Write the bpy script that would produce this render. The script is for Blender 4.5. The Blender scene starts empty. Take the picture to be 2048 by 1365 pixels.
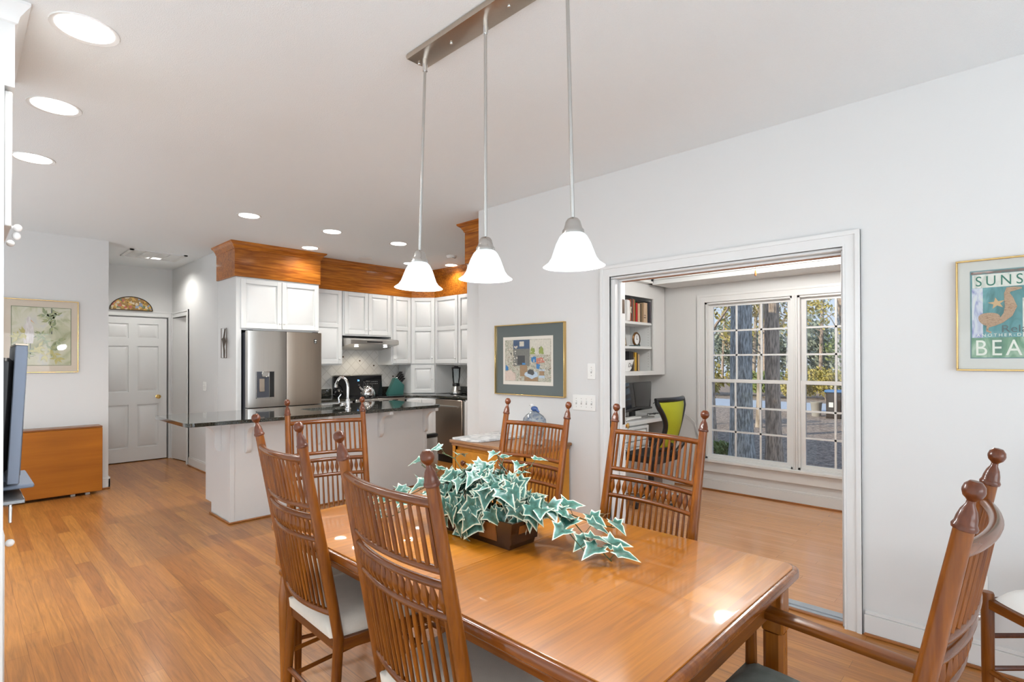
import bpy, bmesh, math, random
from mathutils import Matrix, Vector
random.seed(7)
sc = bpy.context.scene
COL = sc.collection
PI = math.pi
# ------------------------------------------------------------------ camera
def cam_axes():
    yaw, pi_, ro = math.radians(43.93132), math.radians(0.33557), math.radians(-0.12192)
    d = Vector((math.cos(yaw)*math.cos(pi_), math.sin(yaw)*math.cos(pi_), math.sin(pi_)))
    r = Vector((math.sin(yaw), -math.cos(yaw), 0)); u = r.cross(d)
    return r*math.cos(ro)+u*math.sin(ro), u*math.cos(ro)-r*math.sin(ro), d
R_, U_, D_ = cam_axes()
cd = bpy.data.cameras.new('camera'); cam = bpy.data.objects.new('camera', cd); COL.objects.link(cam)
cd.sensor_fit = 'HORIZONTAL'; cd.sensor_width = 36; cd.lens = 1073.5366/2048*36
cd.shift_y = (715.884-682.5)/2048; cd.clip_start = 0.02; cd.clip_end = 300
cam.matrix_world = Matrix(((R_.x, U_.x, -D_.x, 0), (R_.y, U_.y, -D_.y, 0), (R_.z, U_.z, -D_.z, 1.40), (0, 0, 0, 1)))
sc.camera = cam
# ------------------------------------------------------------------ colour management, world, lights
sc.view_settings.view_transform = 'Standard'; sc.view_settings.look = 'None'
sc.view_settings.gamma = 1; sc.view_settings.use_curve_mapping = False
sc.view_settings.exposure = 0.22
w = bpy.data.worlds.new('world'); sc.world = w; w.use_nodes = True
wn = w.node_tree.nodes; wl = w.node_tree.links
bg = wn['Background']
tc = wn.new('ShaderNodeTexCoord'); sx = wn.new('ShaderNodeSeparateXYZ'); rp = wn.new('ShaderNodeValToRGB')
wl.new(tc.outputs['Generated'], sx.inputs[0]); wl.new(sx.outputs['Z'], rp.inputs[0]); wl.new(rp.outputs[0], bg.inputs[0])
rp.color_ramp.elements[0].position = 0.0; rp.color_ramp.elements[0].color = (0.72, 0.84, 0.98, 1)
rp.color_ramp.elements[1].position = 0.45; rp.color_ramp.elements[1].color = (0.42, 0.60, 0.90, 1)
bg.inputs[1].default_value = 0.85
def light(name, typ, loc, energy, color=(1, 1, 1), direction=None, **kw):
    l = bpy.data.lights.new(name, typ); l.energy = energy; l.color = color
    for k, v in kw.items(): setattr(l, k, v)
    o = bpy.data.objects.new(name, l); COL.objects.link(o); o.location = loc
    if direction: o.rotation_euler = Vector(direction).to_track_quat('-Z', 'Y').to_euler()
    return o
light('sun', 'SUN', (-5, 0, 12), 3.2, (1.0, 0.90, 0.72), (0.80, -0.42, -0.42), angle=0.01)
# area lamps added at the unseen windows, tilted upward to spread light evenly
light('window_fill_rear', 'AREA', (-2.0, -6.85, 1.35), 270, (0.92, 0.96, 1.0), (-0.15, 0.9, 0.45), shape='RECTANGLE', size=8.0, size_y=2.0)
light('window_fill_side', 'AREA', (-6.85, 1.4, 1.35), 80, (0.92, 0.96, 1.0), (0.6, 0.1, 0.8), shape='RECTANGLE', size=10.0, size_y=2.0)

# ------------------------------------------------------------------ materials
MT = {}
def _new(name):
    m = bpy.data.materials.new(name); m.use_nodes = True; MT[name] = m
    n = m.node_tree.nodes; b = n['Principled BSDF']
    return m, n, m.node_tree.links, b
def mat(name, col, rough=0.5, metal=0.0, spec=0.5, coat=0.0, var=0.0, vscale=8.0, bump=0.0, bscale=60.0, emit=None, estr=0.0, trans=0.0, ior=1.45, coat_rough=0.05, stretch=(1, 1, 1), sss=0):
    m, n, l, b = _new(name)
    b.inputs['Roughness'].default_value = rough; b.inputs['Metallic'].default_value = metal
    b.inputs['Specular IOR Level'].default_value = spec; b.inputs['Coat Weight'].default_value = coat
    b.inputs['Coat Roughness'].default_value = coat_rough
    b.inputs['Transmission Weight'].default_value = trans; b.inputs['IOR'].default_value = ior
    tc = n.new('ShaderNodeTexCoord'); mp = n.new('ShaderNodeMapping'); mp.inputs['Scale'].default_value = stretch
    l.new(tc.outputs['Object'], mp.inputs[0])
    nz = n.new('ShaderNodeTexNoise'); nz.inputs['Scale'].default_value = vscale; nz.inputs['Detail'].default_value = 4
    l.new(mp.outputs[0], nz.inputs['Vector'])
    mx = n.new('ShaderNodeMix'); mx.data_type = 'RGBA'
    mx.inputs[6].default_value = (*[c*(1-var) for c in col], 1); mx.inputs[7].default_value = (*[min(1, c*(1+var)) for c in col], 1)
    l.new(nz.outputs['Fac'], mx.inputs[0]); l.new(mx.outputs[2], b.inputs['Base Color'])
    if bump:
        nb = n.new('ShaderNodeTexNoise'); nb.inputs['Scale'].default_value = bscale; nb.inputs['Detail'].default_value = 3
        l.new(mp.outputs[0], nb.inputs['Vector'])
        bp = n.new('ShaderNodeBump'); bp.inputs['Strength'].default_value = bump; bp.inputs['Distance'].default_value = 0.004
        l.new(nb.outputs['Fac'], bp.inputs['Height']); l.new(bp.outputs[0], b.inputs['Normal'])
    if emit:
        b.inputs['Emission Color'].default_value = (*emit, 1); b.inputs['Emission Strength'].default_value = estr
    return m
def wood(name, c1, c2, axis='Z', scale=1.0, rough=0.35, coat=0.25, ring=1.0, fine=1.0):
    """grain stretched along one object axis"""
    m, n, l, b = _new(name)
    tc = n.new('ShaderNodeTexCoord'); mp = n.new('ShaderNodeMapping')
    s = {'X': (0.06, 1, 1), 'Y': (1, 0.06, 1), 'Z': (1, 1, 0.06)}[axis]
    mp.inputs['Scale'].default_value = s
    l.new(tc.outputs['Object'], mp.inputs[0])
    n1 = n.new('ShaderNodeTexNoise'); n1.inputs['Scale'].default_value = 22*scale; n1.inputs['Detail'].default_value = 6; n1.inputs['Distortion'].default_value = 0.6*ring
    n2 = n.new('ShaderNodeTexNoise'); n2.inputs['Scale'].default_value = 150*scale; n2.inputs['Detail'].default_value = 2
    n3 = n.new('ShaderNodeTexNoise'); n3.inputs['Scale'].default_value = 3.0*scale
    l.new(mp.outputs[0], n1.inputs['Vector']); l.new(mp.outputs[0], n2.inputs['Vector']); l.new(tc.outputs['Object'], n3.inputs['Vector'])
    r1 = n.new('ShaderNodeValToRGB'); r1.color_ramp.elements[0].position = 0.3; r1.color_ramp.elements[1].position = 0.72
    r1.color_ramp.elements[0].color = (*c2, 1); r1.color_ramp.elements[1].color = (*c1, 1)
    ad = n.new('ShaderNodeMath'); ad.operation = 'ADD'; l.new(n1.outputs['Fac'], ad.inputs[0])
    ml = n.new('ShaderNodeMath'); ml.operation = 'MULTIPLY_ADD'; l.new(n2.outputs['Fac'], ml.inputs[0]); ml.inputs[1].default_value = 0.35*fine; ml.inputs[2].default_value = -0.17*fine
    l.new(ml.outputs[0], ad.inputs[1]); l.new(ad.outputs[0], r1.inputs[0])
    hs = n.new('ShaderNodeHueSaturation'); l.new(r1.outputs[0], hs.inputs['Color'])
    mr = n.new('ShaderNodeMapRange'); l.new(n3.outputs['Fac'], mr.inputs[0]); mr.inputs[1].default_value = 0.3; mr.inputs[2].default_value = 0.7; mr.inputs[3].default_value = 0.85; mr.inputs[4].default_value = 1.12
    l.new(mr.outputs[0], hs.inputs['Value']); l.new(hs.outputs[0], b.inputs['Base Color'])
    b.inputs['Roughness'].default_value = rough; b.inputs['Coat Weight'].default_value = coat; b.inputs['Coat Roughness'].default_value = 0.12; b.inputs['Specular IOR Level'].default_value = 0.25
    return m
def planks(name, width, length, c1, c2, mortar, rough=0.3, coat=0.3, grain=0.5, along='Y', gap=0.0012, coat_rough=0.1, bias=0.0):
    m, n, l, b = _new(name)
    tc = n.new('ShaderNodeTexCoord'); sp = n.new('ShaderNodeSeparateXYZ'); cb = n.new('ShaderNodeCombineXYZ')
    l.new(tc.outputs['Object'], sp.inputs[0])
    a, c = ('Y', 'X') if along == 'Y' else ('X', 'Y')
    l.new(sp.outputs[a], cb.inputs[0]); l.new(sp.outputs[c], cb.inputs[1])
    br = n.new('ShaderNodeTexBrick'); l.new(cb.outputs[0], br.inputs['Vector'])
    br.inputs['Scale'].default_value = 1; br.inputs['Brick Width'].default_value = length; br.inputs['Row Height'].default_value = width
    br.inputs['Mortar Size'].default_value = gap; br.inputs['Mortar Smooth'].default_value = 0.3; br.inputs['Bias'].default_value = bias
    br.offset = 0.37; br.offset_frequency = 2; br.squash = 1.3; br.squash_frequency = 3
    br.inputs['Color1'].default_value = (*c1, 1); br.inputs['Color2'].default_value = (*c2, 1); br.inputs['Mortar'].default_value = (*mortar, 1)
    mp = n.new('ShaderNodeMapping'); mp.inputs['Scale'].default_value = (1, 0.05, 1) if along == 'Y' else (0.05, 1, 1)
    l.new(tc.outputs['Object'], mp.inputs[0])
    nz = n.new('ShaderNodeTexNoise'); nz.inputs['Scale'].default_value = 42; nz.inputs['Detail'].default_value = 9; nz.inputs['Roughness'].default_value = 0.62; nz.inputs['Distortion'].default_value = 1.6
    l.new(mp.outputs[0], nz.inputs['Vector'])
    hs = n.new('ShaderNodeHueSaturation'); l.new(br.outputs['Color'], hs.inputs['Color'])
    mr = n.new('ShaderNodeMapRange'); l.new(nz.outputs['Fac'], mr.inputs[0]); mr.inputs[1].default_value = 0.25; mr.inputs[2].default_value = 0.75
    mr.inputs[3].default_value = 1-grain; mr.inputs[4].default_value = 1+grain*0.6
    l.new(mr.outputs[0], hs.inputs['Value']); l.new(hs.outputs[0], b.inputs['Base Color'])
    b.inputs['Roughness'].default_value = rough; b.inputs['Coat Weight'].default_value = coat; b.inputs['Coat Roughness'].default_value = coat_rough
    return m
WALL = mat('wall_paint', (0.705, 0.708, 0.70), 0.75, var=0.012, vscale=2, bump=0.05, bscale=200)
CEIL = mat('ceiling_paint', (0.84, 0.872, 0.882), 0.9, var=0.02, vscale=300, bump=0.5, bscale=260)
TRIM = mat('trim_paint', (0.745, 0.748, 0.738), 0.35, var=0.01)
CABW = mat('cabinet_white', (0.765, 0.775, 0.77), 0.3, var=0.01)
FLOOR = planks('oak_floor', 0.083, 0.95, (0.49, 0.205, 0.042), (0.34, 0.123, 0.025), (0.20, 0.07, 0.016), rough=0.33, coat=0.15, grain=0.42, coat_rough=0.16, gap=0.0009)
FLOOR2 = planks('oak_floor_office', 0.057, 1.3, (0.66, 0.33, 0.14), (0.58, 0.27, 0.105), (0.30, 0.12, 0.05), rough=0.26, coat=0.5, grain=0.22, coat_rough=0.12)
OAKTRIM = wood('oak_shoe', (0.42, 0.17, 0.05), (0.28, 0.10, 0.03), 'Y')
CHW = wood('chair_wood', (0.25, 0.076, 0.006), (0.115, 0.028, 0.0025), 'Z', 1.2, rough=0.30, coat=0.2)
CHWY = wood('chair_wood_cross', (0.19, 0.054, 0.007), (0.085, 0.021, 0.003), 'Y', 1.2, rough=0.27, coat=0.35)
CHWX = wood('chair_wood_depth', (0.25, 0.076, 0.006), (0.115, 0.028, 0.0025), 'X', 1.2, rough=0.30, coat=0.2)
CHDK = wood('chair_wood_dark', (0.145, 0.036, 0.009), (0.06, 0.014, 0.004), 'Z', 1.2, rough=0.3, coat=0.4)
SOFF = wood('soffit_oak', (0.58, 0.20, 0.022), (0.25, 0.062, 0.006), 'X', 0.8, rough=0.32, coat=0.45, ring=3.5, fine=1.6)
SOFFY = wood('soffit_oak_side', (0.58, 0.20, 0.022), (0.25, 0.062, 0.006), 'Y', 0.8, rough=0.32, coat=0.45, ring=3.5, fine=1.6)
DRES = wood('dresser_wood', (0.62, 0.27, 0.030), (0.50, 0.19, 0.018), 'Y', 0.5, rough=0.45, coat=0.05, ring=0.8, fine=0.5)
DRESX = wood('dresser_top_wood', (0.40, 0.20, 0.085), (0.30, 0.135, 0.05), 'Y', 0.5, rough=0.35, coat=0.2, ring=0.8, fine=0.5)
LEAFT = wood('leaf_table_wood', (0.42, 0.14, 0.010), (0.30, 0.09, 0.006), 'X', 0.4, rough=0.45, coat=0.0, ring=0.8, fine=0.6)
LEAFD = wood('leaf_table_edge', (0.30, 0.11, 0.03), (0.2, 0.07, 0.02), 'X', 0.5)
TABLE = planks('table_maple', 0.115, 1.3, (0.54, 0.195, 0.008), (0.38, 0.120, 0.004), (0.32, 0.10, 0.01), rough=0.36, coat=0.5, grain=0.30, along='X', gap=0.0004, coat_rough=0.04)
TABW = wood('table_wood', (0.36, 0.125, 0.016), (0.22, 0.065, 0.009), 'Z', 1.0, rough=0.25, coat=0.5)
TABWY = wood('table_wood_edge', (0.27, 0.080, 0.010), (0.15, 0.040, 0.006), 'Y', 1.0, rough=0.22, coat=0.6)
FABRIC = mat('seat_fabric', (0.64, 0.58, 0.50), 0.85, var=0.05, vscale=40, bump=0.3, bscale=500)
FABRICG = mat('seat_fabric_green', (0.19, 0.21, 0.19), 0.8, var=0.3, vscale=30, bump=0.3, bscale=400)
FABRICW = mat('seat_fabric_white', (0.86, 0.85, 0.82), 0.8, var=0.02, bump=0.1, bscale=400)
STEEL = mat('brushed_steel', (0.58, 0.56, 0.53), 0.28, 1.0, var=0.06, vscale=6, stretch=(12, 12, 0.3))
STEELW = mat('warm_steel', (0.50, 0.43, 0.36), 0.3, 1.0, var=0.06, vscale=6, stretch=(12, 12, 0.3))
NICKEL = mat('satin_nickel', (0.55, 0.54, 0.52), 0.25, 1.0)
CHROME = mat('chrome', (0.75, 0.75, 0.75), 0.08, 1.0)
BRASS = mat('brass', (0.75, 0.48, 0.16), 0.2, 1.0)
GOLD = mat('gold_frame', (0.62, 0.43, 0.18), 0.25, 1.0)
DARKM = mat('dark_metal', (0.10, 0.07, 0.05), 0.4, 0.8)
BLACK = mat('black_plastic', (0.012, 0.012, 0.013), 0.35)
BLACKG = mat('black_gloss', (0.005, 0.0055, 0.007), 0.06, coat=0.3)
GREYD = mat('dark_grey', (0.06, 0.065, 0.08), 0.4)
SILVER = mat('silver_plastic', (0.19, 0.23, 0.30), 0.5, 0.2)
KNOBW = mat('white_porcelain', (0.86, 0.86, 0.85), 0.15)
PLATE = mat('switch_plate', (0.85, 0.85, 0.82), 0.4)
def granite():
    m, n, l, b = _new('black_granite')
    tc = n.new('ShaderNodeTexCoord'); v = n.new('ShaderNodeTexVoronoi'); v.inputs['Scale'].default_value = 160
    l.new(tc.outputs['Object'], v.inputs['Vector'])
    r = n.new('ShaderNodeValToRGB'); r.color_ramp.elements[0].position = 0.0; r.color_ramp.elements[0].color = (0.006, 0.007, 0.007, 1)
    r.color_ramp.elements[1].position = 1.0; r.color_ramp.elements[1].color = (0.055, 0.055, 0.04, 1)
    l.new(v.outputs['Color'], r.inputs[0]); l.new(r.outputs[0], b.inputs['Base Color'])
    b.inputs['Roughness'].default_value = 0.07; b.inputs['Coat Weight'].default_value = 0.6; b.inputs['Coat Roughness'].default_value = 0.03
    return m
GRAN = granite()
def marble():
    m, n, l, b = _new('white_marble')
    tc = n.new('ShaderNodeTexCoord'); v = n.new('ShaderNodeTexNoise'); v.inputs['Scale'].default_value = 9; v.inputs['Detail'].default_value = 8; v.inputs['Distortion'].default_value = 2
    l.new(tc.outputs['Object'], v.inputs['Vector'])
    r = n.new('ShaderNodeValToRGB'); r.color_ramp.elements[0].position = 0.42; r.color_ramp.elements[0].color = (0.55, 0.57, 0.58, 1)
    r.color_ramp.elements[1].position = 0.56; r.color_ramp.elements[1].color = (0.82, 0.83, 0.82, 1)
    l.new(v.outputs['Fac'], r.inputs[0]); l.new(r.outputs[0], b.inputs['Base Color']); b.inputs['Roughness'].default_value = 0.2
    return m
MARBLE = marble()
def tile():
    m, n, l, b = _new('diamond_tile')
    tc = n.new('ShaderNodeTexCoord'); mp = n.new('ShaderNodeMapping'); mp.inputs['Rotation'].default_value = (0, 0, 0)
    sp = n.new('ShaderNodeSeparateXYZ'); l.new(tc.outputs['Object'], sp.inputs[0])
    a = n.new('ShaderNodeMath'); a.operation = 'ADD'; l.new(sp.outputs['X'], a.inputs[0]); l.new(sp.outputs['Y'], a.inputs[1])
    cb = n.new('ShaderNodeCombineXYZ'); l.new(a.outputs[0], cb.inputs[0]); l.new(sp.outputs['Z'], cb.inputs[1])
    l.new(cb.outputs[0], mp.inputs[0]); mp.inputs['Rotation'].default_value = (0, 0, PI/4)
    br = n.new('ShaderNodeTexBrick'); l.new(mp.outputs[0], br.inputs['Vector']); br.offset = 0
    br.inputs['Scale'].default_value = 1; br.inputs['Brick Width'].default_value = 0.105; br.inputs['Row Height'].default_value = 0.105; br.inputs['Mortar Size'].default_value = 0.004
    br.inputs['Color1'].default_value = (0.80, 0.785, 0.75, 1); br.inputs['Color2'].default_value = (0.77, 0.75, 0.71, 1); br.inputs['Mortar'].default_value = (0.66, 0.64, 0.60, 1)
    l.new(br.outputs['Color'], b.inputs['Base Color']); b.inputs['Roughness'].default_value = 0.2
    bp = n.new('ShaderNodeBump'); bp.invert = True; bp.inputs['Strength'].default_value = 0.6; bp.inputs['Distance'].default_value = 0.002
    l.new(br.outputs['Fac'], bp.inputs['Height']); l.new(bp.outputs[0], b.inputs['Normal'])
    return m
TILE = tile()
def glass_mat(name='window_glass', tint=(1, 1, 1), refl=0.06):
    m = bpy.data.materials.new(name); m.use_nodes = True; n = m.node_tree.nodes; l = m.node_tree.links
    n.remove(n['Principled BSDF'])
    t = n.new('ShaderNodeBsdfTransparent'); t.inputs[0].default_value = (*tint, 1); g = n.new('ShaderNodeBsdfGlossy'); g.inputs['Roughness'].default_value = 0.02
    fr = n.new('ShaderNodeFresnel'); fr.inputs[0].default_value = 1.45
    mx = n.new('ShaderNodeMixShader'); l.new(fr.outputs[0], mx.inputs[0]); l.new(t.outputs[0], mx.inputs[1]); l.new(g.outputs[0], mx.inputs[2])
    l.new(mx.outputs[0], n['Material Output'].inputs[0]); return m
GLASS = glass_mat()
SHADE = mat('alabaster_glass', (0.85, 0.90, 0.93), 0.25, emit=(0.84, 0.96, 1.0), estr=0.55, var=0.03, vscale=14)
BULB = mat('lamp_bulb', (1, 1, 1), 0.4, emit=(1, 1, 1), estr=6)
CANEM = mat('downlight_lens', (1, 1, 1), 0.4, emit=(1.0, 0.97, 0.92), estr=5)
IVYS = mat('ivy_stem', (0.06, 0.08, 0.03), 0.6)
def ivy_mat():
    m, n, l, b = _new('ivy_leaf')
    at = n.new('ShaderNodeAttribute'); at.attribute_name = 'edge'
    tc = n.new('ShaderNodeTexCoord'); nz = n.new('ShaderNodeTexNoise'); nz.inputs['Scale'].default_value = 55; nz.inputs['Detail'].default_value = 5
    l.new(tc.outputs['Object'], nz.inputs['Vector'])
    ad = n.new('ShaderNodeMath'); ad.operation = 'MULTIPLY_ADD'; l.new(nz.outputs['Fac'], ad.inputs[0]); ad.inputs[1].default_value = 0.75; l.new(at.outputs['Fac'], ad.inputs[2])
    r = n.new('ShaderNodeValToRGB'); e = r.color_ramp.elements
    e[0].position = 0.36; e[0].color = (0.018, 0.075, 0.045, 1); e[1].position = 1.08 if False else 1.0; e[1].color = (0.70, 0.74, 0.58, 1)
    k = e.new(0.56); k.color = (0.042, 0.155, 0.12, 1); k = e.new(0.74); k.color = (0.09, 0.26, 0.215, 1); k = e.new(0.88); k.color = (0.32, 0.47, 0.38, 1)
    l.new(ad.outputs[0], r.inputs[0]); l.new(r.outputs[0], b.inputs['Base Color'])
    b.inputs['Roughness'].default_value = 0.38; b.inputs['Specular IOR Level'].default_value = 0.6
    return m
IVY = ivy_mat()
def bark(name, c1, c2, s=1.0):
    m, n, l, b = _new(name)
    tc = n.new('ShaderNodeTexCoord'); mp = n.new('ShaderNodeMapping'); mp.inputs['Scale'].default_value = (1, 1, 0.18); l.new(tc.outputs['Object'], mp.inputs[0])
    nz = n.new('ShaderNodeTexNoise'); nz.inputs['Scale'].default_value = 22*s; nz.inputs['Detail'].default_value = 8; l.new(mp.outputs[0], nz.inputs['Vector'])
    r = n.new('ShaderNodeValToRGB'); r.color_ramp.elements[0].position = 0.38; r.color_ramp.elements[0].color = (*c2, 1); r.color_ramp.elements[1].position = 0.62; r.color_ramp.elements[1].color = (*c1, 1)
    l.new(nz.outputs['Fac'], r.inputs[0]); l.new(r.outputs[0], b.inputs['Base Color']); b.inputs['Roughness'].default_value = 0.95
    bp = n.new('ShaderNodeBump'); bp.inputs['Strength'].default_value = 0.8; bp.inputs['Distance'].default_value = 0.03; l.new(nz.outputs['Fac'], bp.inputs['Height']); l.new(bp.outputs[0], b.inputs['Normal'])
    return m
# ------------------------------------------------------------------ geometry helpers
def T(x=0, y=0, z=0, rz=0, rx=0, ry=0):
    return Matrix.Translation((x, y, z)) @ Matrix.Rotation(rz, 4, 'Z') @ Matrix.Rotation(ry, 4, 'Y') @ Matrix.Rotation(rx, 4, 'X')
class G:
    def __init__(s): s.bm = bmesh.new()
    def _merge(s, b, M):
        if M is not None: bmesh.ops.transform(b, matrix=M, verts=b.verts)
        me = bpy.data.meshes.new('tmp'); b.to_mesh(me); b.free(); s.bm.from_mesh(me); bpy.data.meshes.remove(me); return s
    def box(s, x0, x1, y0, y1, z0, z1, bev=0, M=None, seg=1):
        b = bmesh.new()
        bmesh.ops.create_cube(b, size=1, matrix=Matrix.Translation(((x0+x1)/2, (y0+y1)/2, (z0+z1)/2)) @ Matrix.Diagonal((abs(x1-x0), abs(y1-y0), abs(z1-z0), 1)))
        if bev: bmesh.ops.bevel(b, geom=b.edges[:], offset=bev, segments=seg, affect='EDGES', profile=0.5)
        return s._merge(b, M)
    def prism(s, poly, z0, z1, M=None, bev=0, seg=2):
        b = bmesh.new(); lo = [b.verts.new((x, y, z0)) for x, y in poly]; hi = [b.verts.new((x, y, z1)) for x, y in poly]; k = len(poly)
        b.faces.new(lo[::-1]); b.faces.new(hi)
        for i in range(k): b.faces.new((lo[i], lo[(i+1) % k], hi[(i+1) % k], hi[i]))
        bmesh.ops.recalc_face_normals(b, faces=b.faces)
        if bev:
            es = [e for e in b.edges if abs(e.verts[0].co.z-e.verts[1].co.z) < 1e-6]
            bmesh.ops.bevel(b, geom=es, offset=bev, segments=seg, affect='EDGES', profile=0.6)
        return s._merge(b, M)
    def lathe(s, prof, n=16, M=None):
        b = bmesh.new(); rings = []
        for r, z in prof:
            if r < 1e-6: rings.append([b.verts.new((0, 0, z))])
            else: rings.append([b.verts.new((r*math.cos(2*PI*i/n), r*math.sin(2*PI*i/n), z)) for i in range(n)])
        for a, c in zip(rings, rings[1:]):
            if len(a) == 1 and len(c) == 1: continue
            for i in range(n):
                j = (i+1) % n
                if len(a) == 1: b.faces.new((a[0], c[j], c[i]))
                elif len(c) == 1: b.faces.new((a[i], a[j], c[0]))
                else: b.faces.new((a[i], a[j], c[j], c[i]))
        bmesh.ops.recalc_face_normals(b, faces=b.faces)
        return s._merge(b, M)
    def tube(s, pts, r, n=8, M=None, sq=1.0):
        pts = [Vector(p) for p in pts]; k = len(pts); rr = r if isinstance(r, (list, tuple)) else [r]*k
        b = bmesh.new(); rings = []; up = None
        for i in range(k):
            t = (pts[min(i+1, k-1)]-pts[max(i-1, 0)]).normalized()
            if up is None:
                up = Vector((0, 0, 1)) if abs(t.z) < 0.9 else Vector((1, 0, 0))
            a = t.cross(up); a.normalize(); c = a.cross(t); c.normalize(); up = c
            rings.append([b.verts.new(pts[i]+rr[i]*(a*math.cos(2*PI*j/n)+c*math.sin(2*PI*j/n)*sq)) for j in range(n)])
        for a, c in zip(rings, rings[1:]):
            for j in range(n): b.faces.new((a[j], a[(j+1) % n], c[(j+1) % n], c[j]))
        b.faces.new(rings[0][::-1]); b.faces.new(rings[-1])
        bmesh.ops.recalc_face_normals(b, faces=b.faces)
        return s._merge(b, M)
    def ball(s, c, r, M=None, n=16, sc=(1, 1, 1)):
        b = bmesh.new(); bmesh.ops.create_uvsphere(b, u_segments=n, v_segments=max(6, n//2+2), radius=r)
        bmesh.ops.transform(b, matrix=Matrix.Translation(c) @ Matrix.Diagonal((*sc, 1)), verts=b.verts)
        return s._merge(b, M)
    def poly(s, pts, M=None):
        b = bmesh.new(); b.faces.new([b.verts.new(p) for p in pts]); return s._merge(b, M)
    def mk(s, name, m, parent=None, smooth=True, ang=38):
        me = bpy.data.meshes.new(name); s.bm.to_mesh(me); s.bm.free(); me.materials.append(m)
        if smooth:
            me.polygons.foreach_set('use_smooth', [True]*len(me.polygons)); me.set_sharp_from_angle(angle=math.radians(ang))
        o = bpy.data.objects.new(name, me); COL.objects.link(o)
        if parent: o.parent = parent
        return o
def tag(o, label, cat, group=None, kind=None):
    if label: o['label'] = label
    if cat: o['category'] = cat
    if group: o['group'] = group
    if kind: o['kind'] = kind
    return o
def empty(name, loc, rz=0, label=None, cat=None, group=None):
    o = bpy.data.objects.new(name, None); COL.objects.link(o); o.location = loc; o.rotation_euler = (0, 0, rz); o.empty_display_size = 0.05
    return tag(o, label, cat, group)
def struct(o, label=None, cat=None):
    o['kind'] = 'structure'
    if label: o['label'] = label
    if cat: o['category'] = cat
    return o
def sbox(name, m, *b, label=None, cat='wall', bev=0): return struct(G().box(*b, bev=bev).mk(name, m, smooth=bool(bev)), label, cat)
def copy_tree(o, parent=None):
    c = o.copy(); COL.objects.link(c)
    if parent: c.parent = parent
    for ch in list(o.children): copy_tree(ch, c)
    return c
def text_mesh(name, txt, size, m, parent, M, extrude=0.0004, font=None, xs=1.0, spacing=1.0):
    cu = bpy.data.curves.new(name, 'FONT'); cu.body = txt; cu.size = size; cu.extrude = extrude; cu.align_x = 'LEFT'; cu.space_character = spacing
    ob = bpy.data.objects.new(name, cu); me = bpy.data.meshes.new_from_object(ob); bpy.data.objects.remove(ob); bpy.data.curves.remove(cu)
    me.transform(M @ Matrix.Diagonal((xs, 1, 1, 1))); me.materials.clear(); me.materials.append(m)
    o = bpy.data.objects.new(name, me); COL.objects.link(o); o.parent = parent
    return o
FNX = -PI/2      # rotation that turns a -Y facing front into a -X facing one
CE = 2.736
# ------------------------------------------------------------------ room shell
sbox('floor', FLOOR, -0.35, 3.30, -0.7, 9.3, -0.12, 0, label='honey oak strip floor of the dining room, kitchen and hall', cat='floor')
BOUNCE = mat('bounce_carpet', (0.74, 0.75, 0.76), 0.95, var=0.05, vscale=80, bump=0.4, bscale=300)  # pale floor colour added out of view to bounce neutral light upward
struct(G().box(-7.1, -0.35, -7.1, 7.40, -0.12, 0).box(-0.35, 3.30, -7.1, -0.7, -0.12, 0).mk('floor_living_bounce', BOUNCE, smooth=False), 'unseen pale carpet added behind the camera to bounce light upward', 'floor')
sbox('floor_kitchen', FLOOR, 3.30, 5.6, 3.44, 9.3, -0.12, 0, label='honey oak strip floor of the kitchen behind the island', cat='floor')
sbox('floor_office', FLOOR2, 3.30, 5.80, -1.5, 3.44, -0.12, 0, label='pale polished oak floor of the office beyond the doorway', cat='floor')
sbox('ceiling', CEIL, -7.1, 5.9, -7.1, 9.3, CE, CE+0.15, label='white textured ceiling', cat='ceiling')
# right wall, with the opening Y .70..2.14, z 0..1.995
WX0, WX1 = 3.233, 3.36
g = G().box(WX0, WX1, -7.1, 0.70, 0, CE).box(WX0, WX1, 2.14, 3.524, 0, CE).box(WX0, WX1, 0.70, 2.14, 1.995, CE)
struct(g.mk('wall_right', WALL, smooth=False), 'white dining room wall with the cased opening to the office', 'wall')
sbox('wall_kitchen_divider', WALL, 3.36, 5.8, 3.36, 3.52, 0, CE, label='white wall between office and kitchen', cat='wall')
sbox('wall_kitchen_back', WALL, 2.17, 5.5, 6.95, 7.10, 0, CE, label='white wall behind the kitchen cabinets', cat='wall')
sbox('wall_kitchen_right', WALL, 5.30, 5.45, 3.52, 6.95, 0, CE, label='white side wall of the kitchen', cat='wall')
sbox('wall_left', WALL, -7.1, 1.181, 7.344, 7.48, 0, CE, label='white wall holding the egret picture', cat='wall')
sbox('wall_hall_left', WALL, 1.05, 1.181, 7.48, 9.2, 0, CE, label='white left wall of the short hall', cat='wall')
g = G().box(1.181, 1.30, 9.01, 9.15, 0, CE).box(2.15, 2.33, 9.01, 9.15, 0, CE).box(1.30, 2.15, 9.01, 9.15, 2.03, CE)
struct(g.mk('wall_hall_end', WALL, smooth=False), 'white end wall of the hall around the panelled door', 'wall')
g = G().box(2.20, 2.33, 7.19, 8.27, 0, CE).box(2.20, 2.33, 8.90, 9.01, 0, CE).box(2.20, 2.33, 8.27, 8.90, 2.03, CE)
struct(g.mk('wall_hall_right', WALL, smooth=False), 'white right wall of the hall with an open door', 'wall')
LIGHTBLOCK = mat('dark_light_block', (0.05, 0.045, 0.04), 0.9)  # dark colour stands in for shade on the added boards
struct(G().box(3.2, 3.25, 8.1, 9.1, 0, CE).box(2.33, 3.2, 9.05, 9.1, 0, CE).box(2.33, 3.2, 8.1, 8.14, 0, CE).mk('wall_light_block', LIGHTBLOCK, smooth=False), 'added dark boards shutting out light behind the ajar hall door', 'wall')  # added boards keep sky light out of the door gap
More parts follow.
